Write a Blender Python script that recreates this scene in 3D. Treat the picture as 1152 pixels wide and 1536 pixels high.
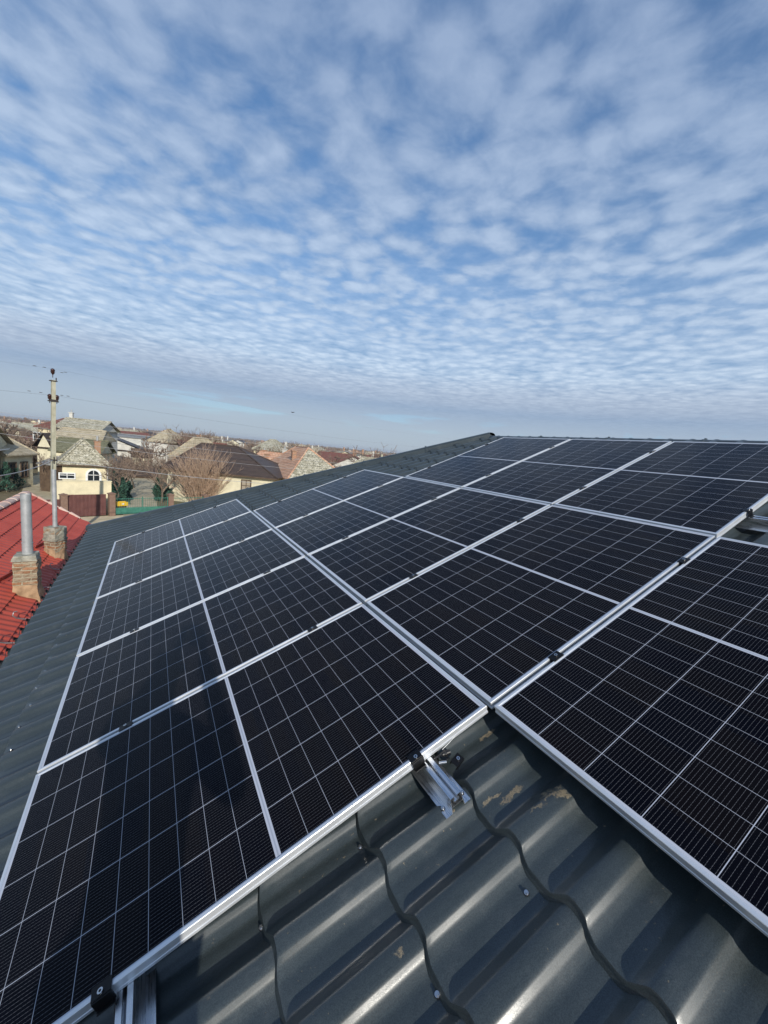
import bpy, bmesh, math, random
from mathutils import Matrix, Vector, noise
sc = bpy.context.scene
for o in list(bpy.data.objects): bpy.data.objects.remove(o)
R = math.radians
random.seed(7)
# ------------------------------------------------------------------ camera
PITCH = R(22)                                   # pitch of the grey roof
CAMLOC = Vector((0.470, -1.071, 5.9))
C2W = Matrix(((0.8693201442432805, -0.009307351521366025, -0.4941617751511135),
              (-0.4852972909666997, 0.1733577265554639, -0.8569910373066357),
              (0.09364307872568225, 0.984814942946734, 0.14618653137548934)))
F = 612.8272916255634
cam = bpy.data.objects.new('camera', bpy.data.cameras.new('camera'))
sc.collection.objects.link(cam); sc.camera = cam
cam.data.sensor_fit = 'HORIZONTAL'; cam.data.sensor_width = 36
cam.data.lens = 36 * F / 1152
cam.data.clip_start = 0.02; cam.data.clip_end = 6000
cam.matrix_world = Matrix.Translation(CAMLOC) @ C2W.to_4x4()
# ------------------------------------------------------------------ sun
LIGHT = Vector((0.083, 0.906, -0.415)).normalized()      # the way the light travels
sun = bpy.data.objects.new('sun', bpy.data.lights.new('sun', 'SUN'))
sc.collection.objects.link(sun)
sun.rotation_euler = LIGHT.to_track_quat('-Z', 'Y').to_euler()
sun.data.energy = 4.2; sun.data.angle = R(0.5); sun.data.color = (1.0, 0.945, 0.85)
SUN_EL = math.asin(-LIGHT.z)
# ------------------------------------------------------------------ exposure
sc.view_settings.view_transform = 'Standard'; sc.view_settings.look = 'None'
sc.view_settings.gamma = 1; sc.view_settings.exposure = 0.0

# ------------------------------------------------------------------ node helper
class NT:
    def __init__(s, tree): s.t = tree; s.n = tree.nodes; s.l = tree.links
    def _in(s, sock, v):
        if v is None: return
        if hasattr(v, 'is_linked') or hasattr(v, 'links'): s.l.new(v, sock)
        elif isinstance(v, (tuple, list)) and len(v) == 3 and sock.type == 'RGBA': sock.default_value = (*v, 1)
        else: sock.default_value = v
    def m(s, op, a, b=None, c=None, clamp=False):
        n = s.n.new('ShaderNodeMath'); n.operation = op; n.use_clamp = clamp
        s._in(n.inputs[0], a); s._in(n.inputs[1], b); s._in(n.inputs[2], c); return n.outputs[0]
    def vm(s, op, a, b=None, scale=None):
        n = s.n.new('ShaderNodeVectorMath'); n.operation = op
        s._in(n.inputs[0], a); s._in(n.inputs[1], b)
        if scale is not None: s._in(n.inputs['Scale'], scale)
        return n.outputs['Value'] if op in ('LENGTH', 'DISTANCE', 'DOT_PRODUCT') else n.outputs[0]
    def noise(s, vec, scale, detail=3, rough=0.5, dist=0.0, out='Fac'):
        n = s.n.new('ShaderNodeTexNoise'); s._in(n.inputs['Vector'], vec)
        n.inputs['Scale'].default_value = scale; n.inputs['Detail'].default_value = detail
        n.inputs['Roughness'].default_value = rough; n.inputs['Distortion'].default_value = dist
        return n.outputs[out]
    def voro(s, vec, scale, feature='F1', out='Distance', smooth=0.5):
        n = s.n.new('ShaderNodeTexVoronoi'); n.feature = feature; s._in(n.inputs['Vector'], vec)
        n.inputs['Scale'].default_value = scale
        if feature == 'SMOOTH_F1': n.inputs['Smoothness'].default_value = smooth
        return n.outputs[out]
    def ramp(s, fac, stops, interp='LINEAR'):
        n = s.n.new('ShaderNodeValToRGB'); s._in(n.inputs[0], fac); e = n.color_ramp.elements
        n.color_ramp.interpolation = interp
        while len(e) < len(stops): e.new(0.5)
        for el, (p, c) in zip(e, stops):
            el.position = p; el.color = (*c, 1) if isinstance(c, (tuple, list)) else (c, c, c, 1)
        return n.outputs[0]
    def mix(s, f, a, b, mode='MIX'):
        n = s.n.new('ShaderNodeMix'); n.data_type = 'RGBA'; n.blend_type = mode
        s._in(n.inputs[0], f); s._in(n.inputs[6], a); s._in(n.inputs[7], b); return n.outputs[2]
    def sep(s, v):
        n = s.n.new('ShaderNodeSeparateXYZ'); s._in(n.inputs[0], v); return n.outputs
    def comb(s, x, y, z):
        n = s.n.new('ShaderNodeCombineXYZ')
        for i, q in enumerate((x, y, z)): s._in(n.inputs[i], q)
        return n.outputs[0]
    def smooth(s, v, a, b, lo=0.0, hi=1.0):
        n = s.n.new('ShaderNodeMapRange'); n.interpolation_type = 'SMOOTHSTEP'
        s._in(n.inputs[0], v)
        for i, q in enumerate((a, b, lo, hi)): n.inputs[i + 1].default_value = q
        return n.outputs[0]
    def obj(s): return s.n.new('ShaderNodeTexCoord').outputs['Object']
    def bump(s, h, strength, dist):
        n = s.n.new('ShaderNodeBump'); s._in(n.inputs['Height'], h)
        n.inputs['Strength'].default_value = strength; n.inputs['Distance'].default_value = dist
        return n.outputs[0]

# ------------------------------------------------------------------ world: sky with altocumulus
w = bpy.data.worlds.new('World'); sc.world = w; w.use_nodes = True
w.node_tree.nodes.clear(); W = NT(w.node_tree)
sky = W.n.new('ShaderNodeTexSky'); sky.sky_type = 'NISHITA'; sky.sun_disc = False
sky.sun_elevation = SUN_EL
sky.sun_rotation = math.atan2(-LIGHT.x, -LIGHT.y)
sky.altitude = 100; sky.air_density = 1.0; sky.dust_density = 0.6; sky.ozone_density = 3.0
d = W.vm('NORMALIZE', W.n.new('ShaderNodeTexCoord').outputs['Generated'])
dx, dy, dz = W.sep(d)
zz = W.m('MAXIMUM', W.m('ADD', dz, 0.035), 0.02)
px_ = W.m('DIVIDE', dx, zz); py_ = W.m('DIVIDE', dy, zz)
P = W.comb(px_, py_, 0.0)
ca, sa = math.cos(R(28)), math.sin(R(28))
rx = W.m('ADD', W.m('MULTIPLY', px_, ca), W.m('MULTIPLY', py_, sa))
ry = W.m('SUBTRACT', W.m('MULTIPLY', py_, ca), W.m('MULTIPLY', px_, sa))
PR = W.comb(rx, W.m('MULTIPLY', ry, 0.95), 0.0)
warp = W.vm('SCALE', W.vm('SUBTRACT', W.noise(P, 3.0, 3, 0.5, out='Color'), (0.5, 0.5, 0.5)), scale=0.14)
PW = W.vm('ADD', PR, warp)
cell = W.voro(PW, 8.2, 'SMOOTH_F1', smooth=0.6)
puff = W.m('SUBTRACT', 1.0, W.m('MULTIPLY', cell, 1.35))
fine = W.noise(PW, 12.5, 6, 0.58)
mid = W.noise(PR, 2.4, 3, 0.5)
big = W.noise(P, 0.8, 2, 0.5)
dens = W.m('ADD', W.m('MULTIPLY', puff, 0.46), W.m('ADD', W.m('MULTIPLY', fine, 0.34), W.m('ADD', W.m('MULTIPLY', mid, 0.30), W.m('MULTIPLY', big, 0.30))))
mask = W.m('ADD', 0.15, W.m('MULTIPLY', 0.85, W.smooth(dens, 0.16, 0.72)))
# a continuous hazy veil low over the horizon, broken by a few long thin gaps
low = W.smooth(dz, 0.13, 0.50)
mask = W.m('MAXIMUM', W.m('MULTIPLY', mask, 0.88), W.m('SUBTRACT', 0.96, W.m('MULTIPLY', low, 0.56)))
az = W.m('DIVIDE', dx, W.m('MAXIMUM', dy, 0.05))
gap = W.noise(W.comb(W.m('MULTIPLY', az, 4.0), W.m('MULTIPLY', dz, 38.0), 9.3), 1.0, 3, 0.5)
gapm = W.m('MULTIPLY', W.m('MULTIPLY', W.smooth(dy, 0.15, 0.5), W.smooth(gap, 0.54, 0.68)), W.m('MULTIPLY', W.smooth(dz, 0.040, 0.060), W.smooth(dz, 0.110, 0.080)))
mask = W.m('MULTIPLY', mask, W.m('SUBTRACT', 1.0, W.m('MULTIPLY', gapm, 0.18)))
lit = W.m('ADD', W.m('MULTIPLY', fine, 0.55), W.m('ADD', W.m('MULTIPLY', puff, 0.30), W.m('MULTIPLY', mid, 0.35)))
ccol = W.ramp(lit, [(0.32, (0.26, 0.39, 0.60)), (0.74, (0.55, 0.67, 0.84))])
hcol = W.ramp(dz, [(0.0, (0.44, 0.51, 0.59)), (0.05, (0.43, 0.51, 0.61)), (0.11, (0.42, 0.51, 0.64)), (0.19, (1.18, 1.13, 1.06)), (0.34, (1.0, 1.0, 1.0)), (0.50, (0.80, 0.83, 0.89)), (0.68, (0.62, 0.67, 0.77)), (1.0, (0.50, 0.56, 0.70))])
lowc = W.smooth(dz, 0.04, 0.20)
ccol2 = W.mix(lowc, hcol, W.mix(1.0, ccol, hcol, 'MULTIPLY'))
skyc = W.mix(1.0, sky.outputs[0], (0.60, 1.03, 1.28), 'MULTIPLY')
bg1 = W.n.new('ShaderNodeBackground'); W.l.new(skyc, bg1.inputs[0]); bg1.inputs[1].default_value = 0.12
bg2 = W.n.new('ShaderNodeBackground'); W.l.new(ccol2, bg2.inputs[0]); bg2.inputs[1].default_value = 1.0
mx = W.n.new('ShaderNodeMixShader'); W.l.new(mask, mx.inputs[0]); W.l.new(bg1.outputs[0], mx.inputs[1]); W.l.new(bg2.outputs[0], mx.inputs[2])
wo = W.n.new('ShaderNodeOutputWorld'); W.l.new(mx.outputs[0], wo.inputs[0])

# ------------------------------------------------------------------ frames of reference
B3 = Matrix(((math.cos(PITCH), 0, -math.sin(PITCH)), (0, 1, 0), (math.sin(PITCH), 0, math.cos(PITCH))))
RZ = 4.2522                                       # height of the panel plane's origin
RM = Matrix.Translation((0, 0, RZ)) @ B3.to_4x4() # (u up the slope, v along the eave, n off the panels' face)
PU, PV = 1.7992, 1.154
def ray(px, py): return C2W @ Vector(((px - 576) / F, -(py - 768) / F, -1))
def G(px, py, z=0.0):
    v = ray(px, py); return CAMLOC + v * ((z - CAMLOC.z) / v.z)
def AT(px, py, dist):
    v = ray(px, py); return CAMLOC + v * (dist / math.hypot(v.x, v.y))

# ------------------------------------------------------------------ object helpers
class MB:
    def __init__(s): s.v = []; s.f = []; s.mi = []; s.sm = []
    def add(s, vs, fs, mi=0, sm=False):
        b = len(s.v); s.v += [tuple(x) for x in vs]
        for f in fs: s.f.append([b + i for i in f]); s.mi.append(mi); s.sm.append(sm)
    def box(s, c, d, rz=0.0, mi=0, bev=0.0, M=None):
        x, y, z = d[0] / 2, d[1] / 2, d[2] / 2
        if bev <= 0:
            vs = [Vector(q) for q in ((-x,-y,-z),(x,-y,-z),(x,y,-z),(-x,y,-z),(-x,-y,z),(x,-y,z),(x,y,z),(-x,y,z))]
            fs = [(3,2,1,0),(4,5,6,7),(0,1,5,4),(1,2,6,5),(2,3,7,6),(3,0,4,7)]
        else:
            b = bev; vs = []
            for zs, ins in ((-z, b), (-z + b, 0), (z - b, 0), (z, b)):
                for q in ((-x+b,-y+ins),(x-b,-y+ins),(x-ins,-y+b),(x-ins,y-b),(x-b,y-ins),(-x+b,y-ins),(-x+ins,y-b),(-x+ins,-y+b)):
                    vs.append(Vector((q[0], q[1], zs)))
            fs = [tuple(range(7, -1, -1)), tuple(range(24, 32))]
            for k in range(3):
                for i in range(8): fs.append((k*8+i, k*8+(i+1)%8, (k+1)*8+(i+1)%8, (k+1)*8+i))
        T = Matrix.Translation(Vector(c)) @ Matrix.Rotation(rz, 4, 'Z')
        if M is not None: T = M @ T
        s.add([T @ q for q in vs], fs, mi)
        return s
    def tube(s, pts, rs, n=8, mi=0, cap=True, sm=True):
        pts = [Vector(p) for p in pts]
        if not isinstance(rs, (list, tuple)): rs = [rs] * len(pts)
        rings = []; up = None
        for i, p in enumerate(pts):
            t = (pts[min(i+1, len(pts)-1)] - pts[max(i-1, 0)])
            t = t.normalized() if t.length > 1e-9 else Vector((0, 0, 1))
            if up is None: up = Vector((1, 0, 0)) if abs(t.x) < 0.8 else Vector((0, 1, 0))
            a = (up - t * up.dot(t)).normalized(); b = t.cross(a); up = a
            rings.append([p + (a * math.cos(2*math.pi*k/n) + b * math.sin(2*math.pi*k/n)) * rs[i] for k in range(n)])
        vs = [q for r in rings for q in r]; fs = []
        for i in range(len(pts) - 1):
            for k in range(n): fs.append((i*n+k, i*n+(k+1)%n, (i+1)*n+(k+1)%n, (i+1)*n+k))
        s.add(vs, fs, mi, sm)
        if cap:
            s.add(rings[0], [tuple(range(n-1, -1, -1))], mi); s.add(rings[-1], [tuple(range(n))], mi)
        return s
    def prism(s, prof, a, b, mi=0, M=None):
        """prof: closed (x,z) outline swept from y=a to y=b"""
        n = len(prof); vs = [Vector((x, a, z)) for x, z in prof] + [Vector((x, b, z)) for x, z in prof]
        fs = [tuple(range(n)), tuple(range(2*n-1, n-1, -1))] + [((i+1)%n, i, n+i, n+(i+1)%n) for i in range(n)]
        if M is not None: vs = [M @ q for q in vs]
        s.add(vs, fs, mi); return s
    def data(s, name, mats):
        me = bpy.data.meshes.new(name); me.from_pydata(s.v, [], s.f)
        for m in (mats if isinstance(mats, (list, tuple)) else [mats]): me.materials.append(m)
        me.polygons.foreach_set('material_index', s.mi); me.polygons.foreach_set('use_smooth', s.sm)
        me.update(); return me
    def build(s, name, mats, parent=None, M=None):
        return link(name, s.data(name, mats), parent, M)
def link(name, data, parent=None, M=None):
    o = bpy.data.objects.new(name, data); sc.collection.objects.link(o)
    if parent is not None: o.parent = parent
    if M is not None: o.matrix_local = M
    return o
def tag(o, label=None, cat=None, group=None, kind=None):
    if label: o['label'] = label
    if cat: o['category'] = cat
    if group: o['group'] = group
    if kind: o['kind'] = kind
    return o
def thing(name, label, cat, M=None, group=None):
    o = link(name, None, None, M); o.empty_display_size = 0.3
    return tag(o, label, cat, group)
def dup(root, M, label=None, group=None):
    r = root.copy(); sc.collection.objects.link(r); r.matrix_local = M
    if label: r['label'] = label
    if group: r['group'] = group
    for ch in root.children:
        c = ch.copy(); sc.collection.objects.link(c); c.parent = r
        for g in ch.children:
            e = g.copy(); sc.collection.objects.link(e); e.parent = c
    return r
T = Matrix.Translation
def TR(x, y, z=0.0, rz=0.0): return Matrix.Translation((x, y, z)) @ Matrix.Rotation(rz, 4, 'Z')
ORD = ['first','second','third','fourth','fifth','sixth','seventh','eighth','ninth','tenth','eleventh','twelfth','thirteenth','fourteenth','fifteenth','sixteenth','seventeenth','eighteenth','nineteenth','twentieth']
def nth(i):
    if i < 20: return ORD[i]
    t = ['', '', 'twenty', 'thirty', 'forty', 'fifty', 'sixty', 'seventy'][(i + 1) // 10]; r = (i + 1) % 10
    return {20: 'twentieth', 30: 'thirtieth', 40: 'fortieth', 50: 'fiftieth', 60: 'sixtieth'}.get(i + 1, t + '-' + (ORD[r-1] if r else ''))

# ------------------------------------------------------------------ materials
def mat(name, col=(0.5,0.5,0.5), rough=0.6, metal=0.0, spec=0.5):
    m = bpy.data.materials.new(name); m.use_nodes = True; b = m.node_tree.nodes['Principled BSDF']
    b.inputs['Base Color'].default_value = (*col, 1); b.inputs['Roughness'].default_value = rough
    b.inputs['Metallic'].default_value = metal; b.inputs['Specular IOR Level'].default_value = spec
    return m, NT(m.node_tree), b
def noisy(name, c1, c2, scale=5, rough=0.8, metal=0.0, detail=4, bump=0.0, bs=None, spec=0.4, lo=0.35, hi=0.65):
    m, N, b = mat(name, c1, rough, metal, spec)
    f = N.noise(N.obj(), scale, detail, 0.6)
    N.l.new(N.ramp(f, [(lo, c1), (hi, c2)]), b.inputs['Base Color'])
    if bump: N.l.new(N.bump(N.noise(N.obj(), bs or scale * 4, 4, 0.6), 0.6, bump), b.inputs['Normal'])
    return m

def m_tile():
    """dark grey-green polyester-coated steel tile with dust, scuffs and dried mud"""
    m, N, b = mat('anthracite_metal_tile', (0.035, 0.045, 0.045), 0.36, 0.0, 0.60)
    b.inputs['Coat Weight'].default_value = 0.15; b.inputs['Coat Roughness'].default_value = 0.17
    co = N.obj(); x, y, z = N.sep(co)
    base = N.ramp(N.noise(co, 1.7, 4, 0.6), [(0.3, (0.028, 0.037, 0.039)), (0.7, (0.039, 0.050, 0.053))])
    dust = N.smooth(N.noise(co, 6.0, 6, 0.7), 0.50, 0.80, 0.0, 0.35)
    base = N.mix(dust, base, (0.095, 0.106, 0.108))
    speck = N.smooth(N.noise(co, 60.0, 3, 0.6), 0.68, 0.72)
    speck = N.m('MULTIPLY', speck, N.smooth(N.noise(co, 5.0, 2, 0.5), 0.46, 0.60))
    wob = N.vm('ADD', co, N.vm('SCALE', N.vm('SUBTRACT', N.noise(co, 14, 5, 0.65, out='Color'), (0.5,0.5,0.5)), scale=0.10))
    wx, wy, wz = N.sep(wob); mud = None
    for (u, v, a, c) in ((1.655,-0.232,0.075,0.016),(1.735,-0.322,0.055,0.010),(1.765,-0.345,0.030,0.018),(1.760,0.010,0.060,0.012),(1.70,-0.335,0.09,0.006),(1.55,-0.905,0.05,0.02),(1.585,-0.20,0.05,0.006),(1.10,-0.35,0.02,0.008)):
        du = N.m('DIVIDE', N.m('SUBTRACT', wx, u), a); dv = N.m('DIVIDE', N.m('SUBTRACT', wy, v), c)
        q = N.m('ADD', N.m('MULTIPLY', du, du), N.m('MULTIPLY', dv, dv))
        s = N.smooth(q, 0.80, 0.40); mud = s if mud is None else N.m('MAXIMUM', mud, s)
    mud = N.m('MULTIPLY', mud, N.smooth(N.noise(co, 60, 4, 0.7), 0.35, 0.55))
    mud = N.m('MAXIMUM', N.m('MULTIPLY', mud, 0.85), N.m('MULTIPLY', speck, 0.7))
    base = N.mix(mud, base, (0.22, 0.175, 0.11))
    gr = N.smooth(N.noise(co, 380.0, 2, 0.6), 0.35, 0.65, 0.72, 1.30)
    base = N.mix(1.0, base, N.comb(gr, gr, gr), 'MULTIPLY')
    N.l.new(base, b.inputs['Base Color'])
    grain = N.noise(co, 420.0, 2, 0.5)
    r = N.m('ADD', N.m('ADD', N.smooth(N.noise(co, 520.0, 1, 0.5), 0.35, 0.65, 0.30, 0.42), N.m('MULTIPLY', dust, 0.5)), N.m('MULTIPLY', mud, 0.4))
    N.l.new(r, b.inputs['Roughness'])
    h = N.m('ADD', N.m('MULTIPLY', grain, 0.35), N.m('MULTIPLY', mud, 1.0))
    N.l.new(N.bump(h, 0.16, 0.0010), b.inputs['Normal'])
    return m

L_, W_ = 1.778, 1.134                  # one module
def m_cells():
    m, N, b = mat('monocrystalline_cells', (0.004, 0.004, 0.010), 0.12, 0.0, 0.07)
    co = N.obj(); x, y, z = N.sep(co)
    mu, mv, st = 0.0215, 0.0165, 0.0085
    pu = (L_ / 2 - st - mu) / 9; pv = (W_ - 2 * mv) / 6
    ax = N.m('SUBTRACT', N.m('ABSOLUTE', N.m('SUBTRACT', x, L_ / 2)), st)      # distance from the centre strip
    fx = N.m('MULTIPLY', N.m('PINGPONG', ax, pu / 2), 1.0)                      # distance to the nearest cell edge along u
    strip = N.m('LESS_THAN', ax, 0.0)
    gx = N.m('LESS_THAN', fx, 0.00075)
    yy = N.m('SUBTRACT', y, mv)
    fy = N.m('PINGPONG', yy, pv / 2)
    gy = N.m('LESS_THAN', fy, 0.00105)
    out1 = N.m('GREATER_THAN', ax, 9 * pu); out2 = N.m('LESS_THAN', yy, 0.0); out3 = N.m('GREATER_THAN', yy, 6 * pv)
    marg = N.m('MAXIMUM', out1, N.m('MAXIMUM', out2, out3))
    white = N.m('MAXIMUM', N.m('MAXIMUM', strip, marg), N.m('MAXIMUM', gy, N.m('MULTIPLY', gx, 0.8)))
    nb = 16
    fb = N.m('PINGPONG', N.m('ADD', yy, pv / nb / 2), pv / nb / 2)
    bus = N.m('LESS_THAN', fb, 0.00033)
    dash = N.m('ADD', 0.42, N.m('MULTIPLY', N.m('GREATER_THAN', N.m('FRACT', N.m('MULTIPLY', x, 96.0)), 0.30), 0.58))
    bus = N.m('MULTIPLY', bus, dash)
    fing = N.m('MULTIPLY', N.m('GREATER_THAN', N.m('FRACT', N.m('MULTIPLY', x, 700.0)), 0.80), 0.02)
    # every cell a slightly different blue-black
    cid = N.comb(N.m('FLOOR', N.m('DIVIDE', x, pu)), N.m('FLOOR', N.m('DIVIDE', yy, pv)), N.n.new('ShaderNodeObjectInfo').outputs['Random'])
    wn = N.n.new('ShaderNodeTexWhiteNoise'); wn.noise_dimensions = '3D'; N.l.new(cid, wn.inputs['Vector'])
    cell = N.ramp(wn.outputs['Value'], [(0.0, (0.0014, 0.0016, 0.0042)), (0.6, (0.0024, 0.0022, 0.0040)), (1.0, (0.0040, 0.0030, 0.0036))])
    c = N.mix(fing, cell, (0.10, 0.10, 0.12))
    c = N.mix(N.m('MULTIPLY', bus, 0.50), c, (0.30, 0.30, 0.32))
    sh = N.smooth(N.m('ABSOLUTE', N.m('SUBTRACT', x, L_/2)), 0.0022, 0.0030, 0.55, 1.0)
    wcol = N.mix(N.m('MULTIPLY', strip, N.m('SUBTRACT', 1.0, sh)), (0.50, 0.52, 0.58), (0.22, 0.26, 0.32))
    c = N.mix(white, c, wcol)
    N.l.new(c, b.inputs['Base Color'])
    dirt = N.noise(co, 3.0, 5, 0.6)
    N.l.new(N.smooth(dirt, 0.3, 0.8, 0.10, 0.17), b.inputs['Roughness'])
    g = N.noise(co, 260.0, 2, 0.5)
    N.l.new(N.bump(g, 0.06, 0.0005), b.inputs['Normal'])
    b.inputs['Coat Weight'].default_value = 0.0
    return m

def m_alu():
    m, N, b = mat('anodised_aluminium', (0.74, 0.76, 0.78), 0.38, 0.55, 0.5)
    co = N.obj()
    N.l.new(N.ramp(N.noise(co, 3.0, 4, 0.6), [(0.3, (0.66, 0.68, 0.70)), (0.7, (0.78, 0.80, 0.82))]), b.inputs['Base Color'])
    N.l.new(N.smooth(N.noise(co, 9.0, 4, 0.6), 0.3, 0.7, 0.30, 0.46), b.inputs['Roughness'])
    return m
def m_mill():
    m, N, b = mat('mill_finish_aluminium', (0.72, 0.73, 0.75), 0.28, 1.0, 0.5)
    co = N.vm('MULTIPLY', N.obj(), (30.0, 1.5, 30.0))
    f = N.noise(co, 6.0, 4, 0.6)
    N.l.new(N.smooth(f, 0.3, 0.7, 0.20, 0.42), b.inputs['Roughness'])
    N.l.new(N.ramp(f, [(0.3, (0.62, 0.64, 0.66)), (0.7, (0.80, 0.81, 0.83))]), b.inputs['Base Color'])
    return m

def m_roof(name, cols, rows=2.6, colsn=4.0, moss=None, mossamt=0.5, rough=0.85, dark=0.55):
    """old clay or cement tile: courses by height, blotches of lichen"""
    m, N, b = mat(name, cols[0], rough, 0, 0.3)
    co = N.obj(); x, y, z = N.sep(co)
    f = N.noise(co, 2.6, 5, 0.65)
    c = N.ramp(f, [(0.30, cols[0]), (0.5, cols[1]), (0.70, cols[2])])
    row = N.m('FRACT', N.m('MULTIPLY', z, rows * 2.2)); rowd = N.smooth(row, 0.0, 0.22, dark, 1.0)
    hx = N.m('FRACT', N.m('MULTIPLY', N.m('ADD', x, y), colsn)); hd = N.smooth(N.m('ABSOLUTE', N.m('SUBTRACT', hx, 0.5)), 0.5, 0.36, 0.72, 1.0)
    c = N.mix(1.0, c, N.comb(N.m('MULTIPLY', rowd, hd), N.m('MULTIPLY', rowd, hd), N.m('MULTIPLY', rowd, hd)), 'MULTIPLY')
    if moss:
        q = N.smooth(N.noise(co, 7.5, 6, 0.8), 0.62 - 0.25 * mossamt, 0.70 - 0.2 * mossamt)
        c = N.mix(N.m('MULTIPLY', q, 0.85), c, moss)
    N.l.new(c, b.inputs['Base Color'])
    N.l.new(N.bump(N.m('ADD', row, N.noise(co, 12, 4, 0.6)), 0.8, 0.03), b.inputs['Normal'])
    return m
def m_brick(name, c1, c2, mortar, sc_=1.0):
    m, N, b = mat(name, c1, 0.9, 0, 0.2)
    n = N.n.new('ShaderNodeTexBrick'); co = N.obj(); x, y, z = N.sep(co)
    N.l.new(N.comb(N.m('ADD', x, y), z, 0.0), n.inputs['Vector'])
    n.inputs['Color1'].default_value = (*c1, 1); n.inputs['Color2'].default_value = (*c2, 1); n.inputs['Mortar'].default_value = (*mortar, 1)
    n.inputs['Scale'].default_value = 1.0; n.inputs['Mortar Size'].default_value = 0.012 * sc_; n.inputs['Brick Width'].default_value = 0.26 * sc_; n.inputs['Row Height'].default_value = 0.075 * sc_
    st = N.smooth(N.noise(co, 5, 5, 0.7), 0.40, 0.64)
    c = N.mix(N.m('MULTIPLY', st, 0.65), n.outputs[0], mortar)
    c = N.mix(N.smooth(N.noise(co, 9, 4, 0.7), 0.55, 0.72, 0, 0.6), c, (0.11, 0.085, 0.055))
    N.l.new(c, b.inputs['Base Color'])
    N.l.new(N.bump(N.m('ADD', N.noise(co, 22, 5, 0.7), N.m('MULTIPLY', n.outputs[1], -0.6)), 1.0, 0.03), b.inputs['Normal'])
    return m
def m_wall(name, col, dirt=0.5):
    m, N, b = mat(name, col, 0.9, 0, 0.2); co = N.obj(); x, y, z = N.sep(co)
    f = N.noise(co, 1.6, 5, 0.65); d2 = tuple(q * (1 - 0.42 * dirt) for q in col)
    c = N.ramp(f, [(0.35, d2), (0.6, col)])
    st = N.m('MULTIPLY', N.smooth(z, 0.9, 0.1), N.smooth(N.noise(co, 2.5, 4, 0.6), 0.35, 0.6, 0.2, 0.8))
    c = N.mix(N.m('MULTIPLY', st, dirt), c, (0.18, 0.15, 0.11))
    N.l.new(c, b.inputs['Base Color']); return m

M = {}
M['tile'] = m_tile(); M['cells'] = m_cells(); M['alu'] = m_alu(); M['mill'] = m_mill()
M['black'] = mat('black_anodised_clamp', (0.012, 0.012, 0.013), 0.35, 0.6)[0]
M['plastic'] = mat('black_plastic', (0.010, 0.010, 0.011), 0.42)[0]
M['steel'] = mat('stainless_steel', (0.62, 0.62, 0.62), 0.25, 1.0)[0]
M['whitewire'] = mat('white_nylon', (0.75, 0.75, 0.73), 0.4)[0]
M['back'] = mat('white_backsheet', (0.6, 0.6, 0.6), 0.7)[0]
M['red'] = None
# ================================================================== THE GREY ROOF
U0 = 1.545; SP = 0.367; WAVE = 0.2165; VC = -0.338
UE, UR = -0.665, 5.79                                   # eave, ridge
def vhip(u): return 8.43 - (u - UE) * 0.6575
def _profile():
    """one rib of the sheet: domed crest, steep far wall, shallow pan, straight near wall"""
    ctl = [(-0.5, 0.05), (-0.37, 0.04), (-0.24, 0.42), (-0.175, 0.86), (-0.03, 1.0), (0.07, 0.95), (0.265, 0.08), (0.36, 0.0), (0.5, 0.05)]
    N_ = 400; raw = []
    for i in range(N_):
        t = -0.5 + i / N_
        for (t0, h0), (t1, h1) in zip(ctl, ctl[1:]):
            if t0 <= t <= t1: raw.append(h0 + (h1 - h0) * (t - t0) / (t1 - t0)); break
    K = 7; return [sum(raw[(i + k) % N_] * (K + 1 - abs(k)) for k in range(-K, K + 1)) / ((K + 1) ** 2) for i in range(N_)]
PROF = _profile()
def wave(v):
    t = ((v - VC) / WAVE + 0.5) % 1.0; return 0.036 * (PROF[int(t * 400) % 400] - 0.5)
LIP = 0.029
def scal(v):
    t = ((v - VC) / WAVE + 0.5) % 1.0; return 0.026 * (PROF[int(t * 400) % 400] - 0.5)
def tile_n(u, v, fr): return -0.1285 + wave(v) + LIP * (1 - fr)
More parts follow.
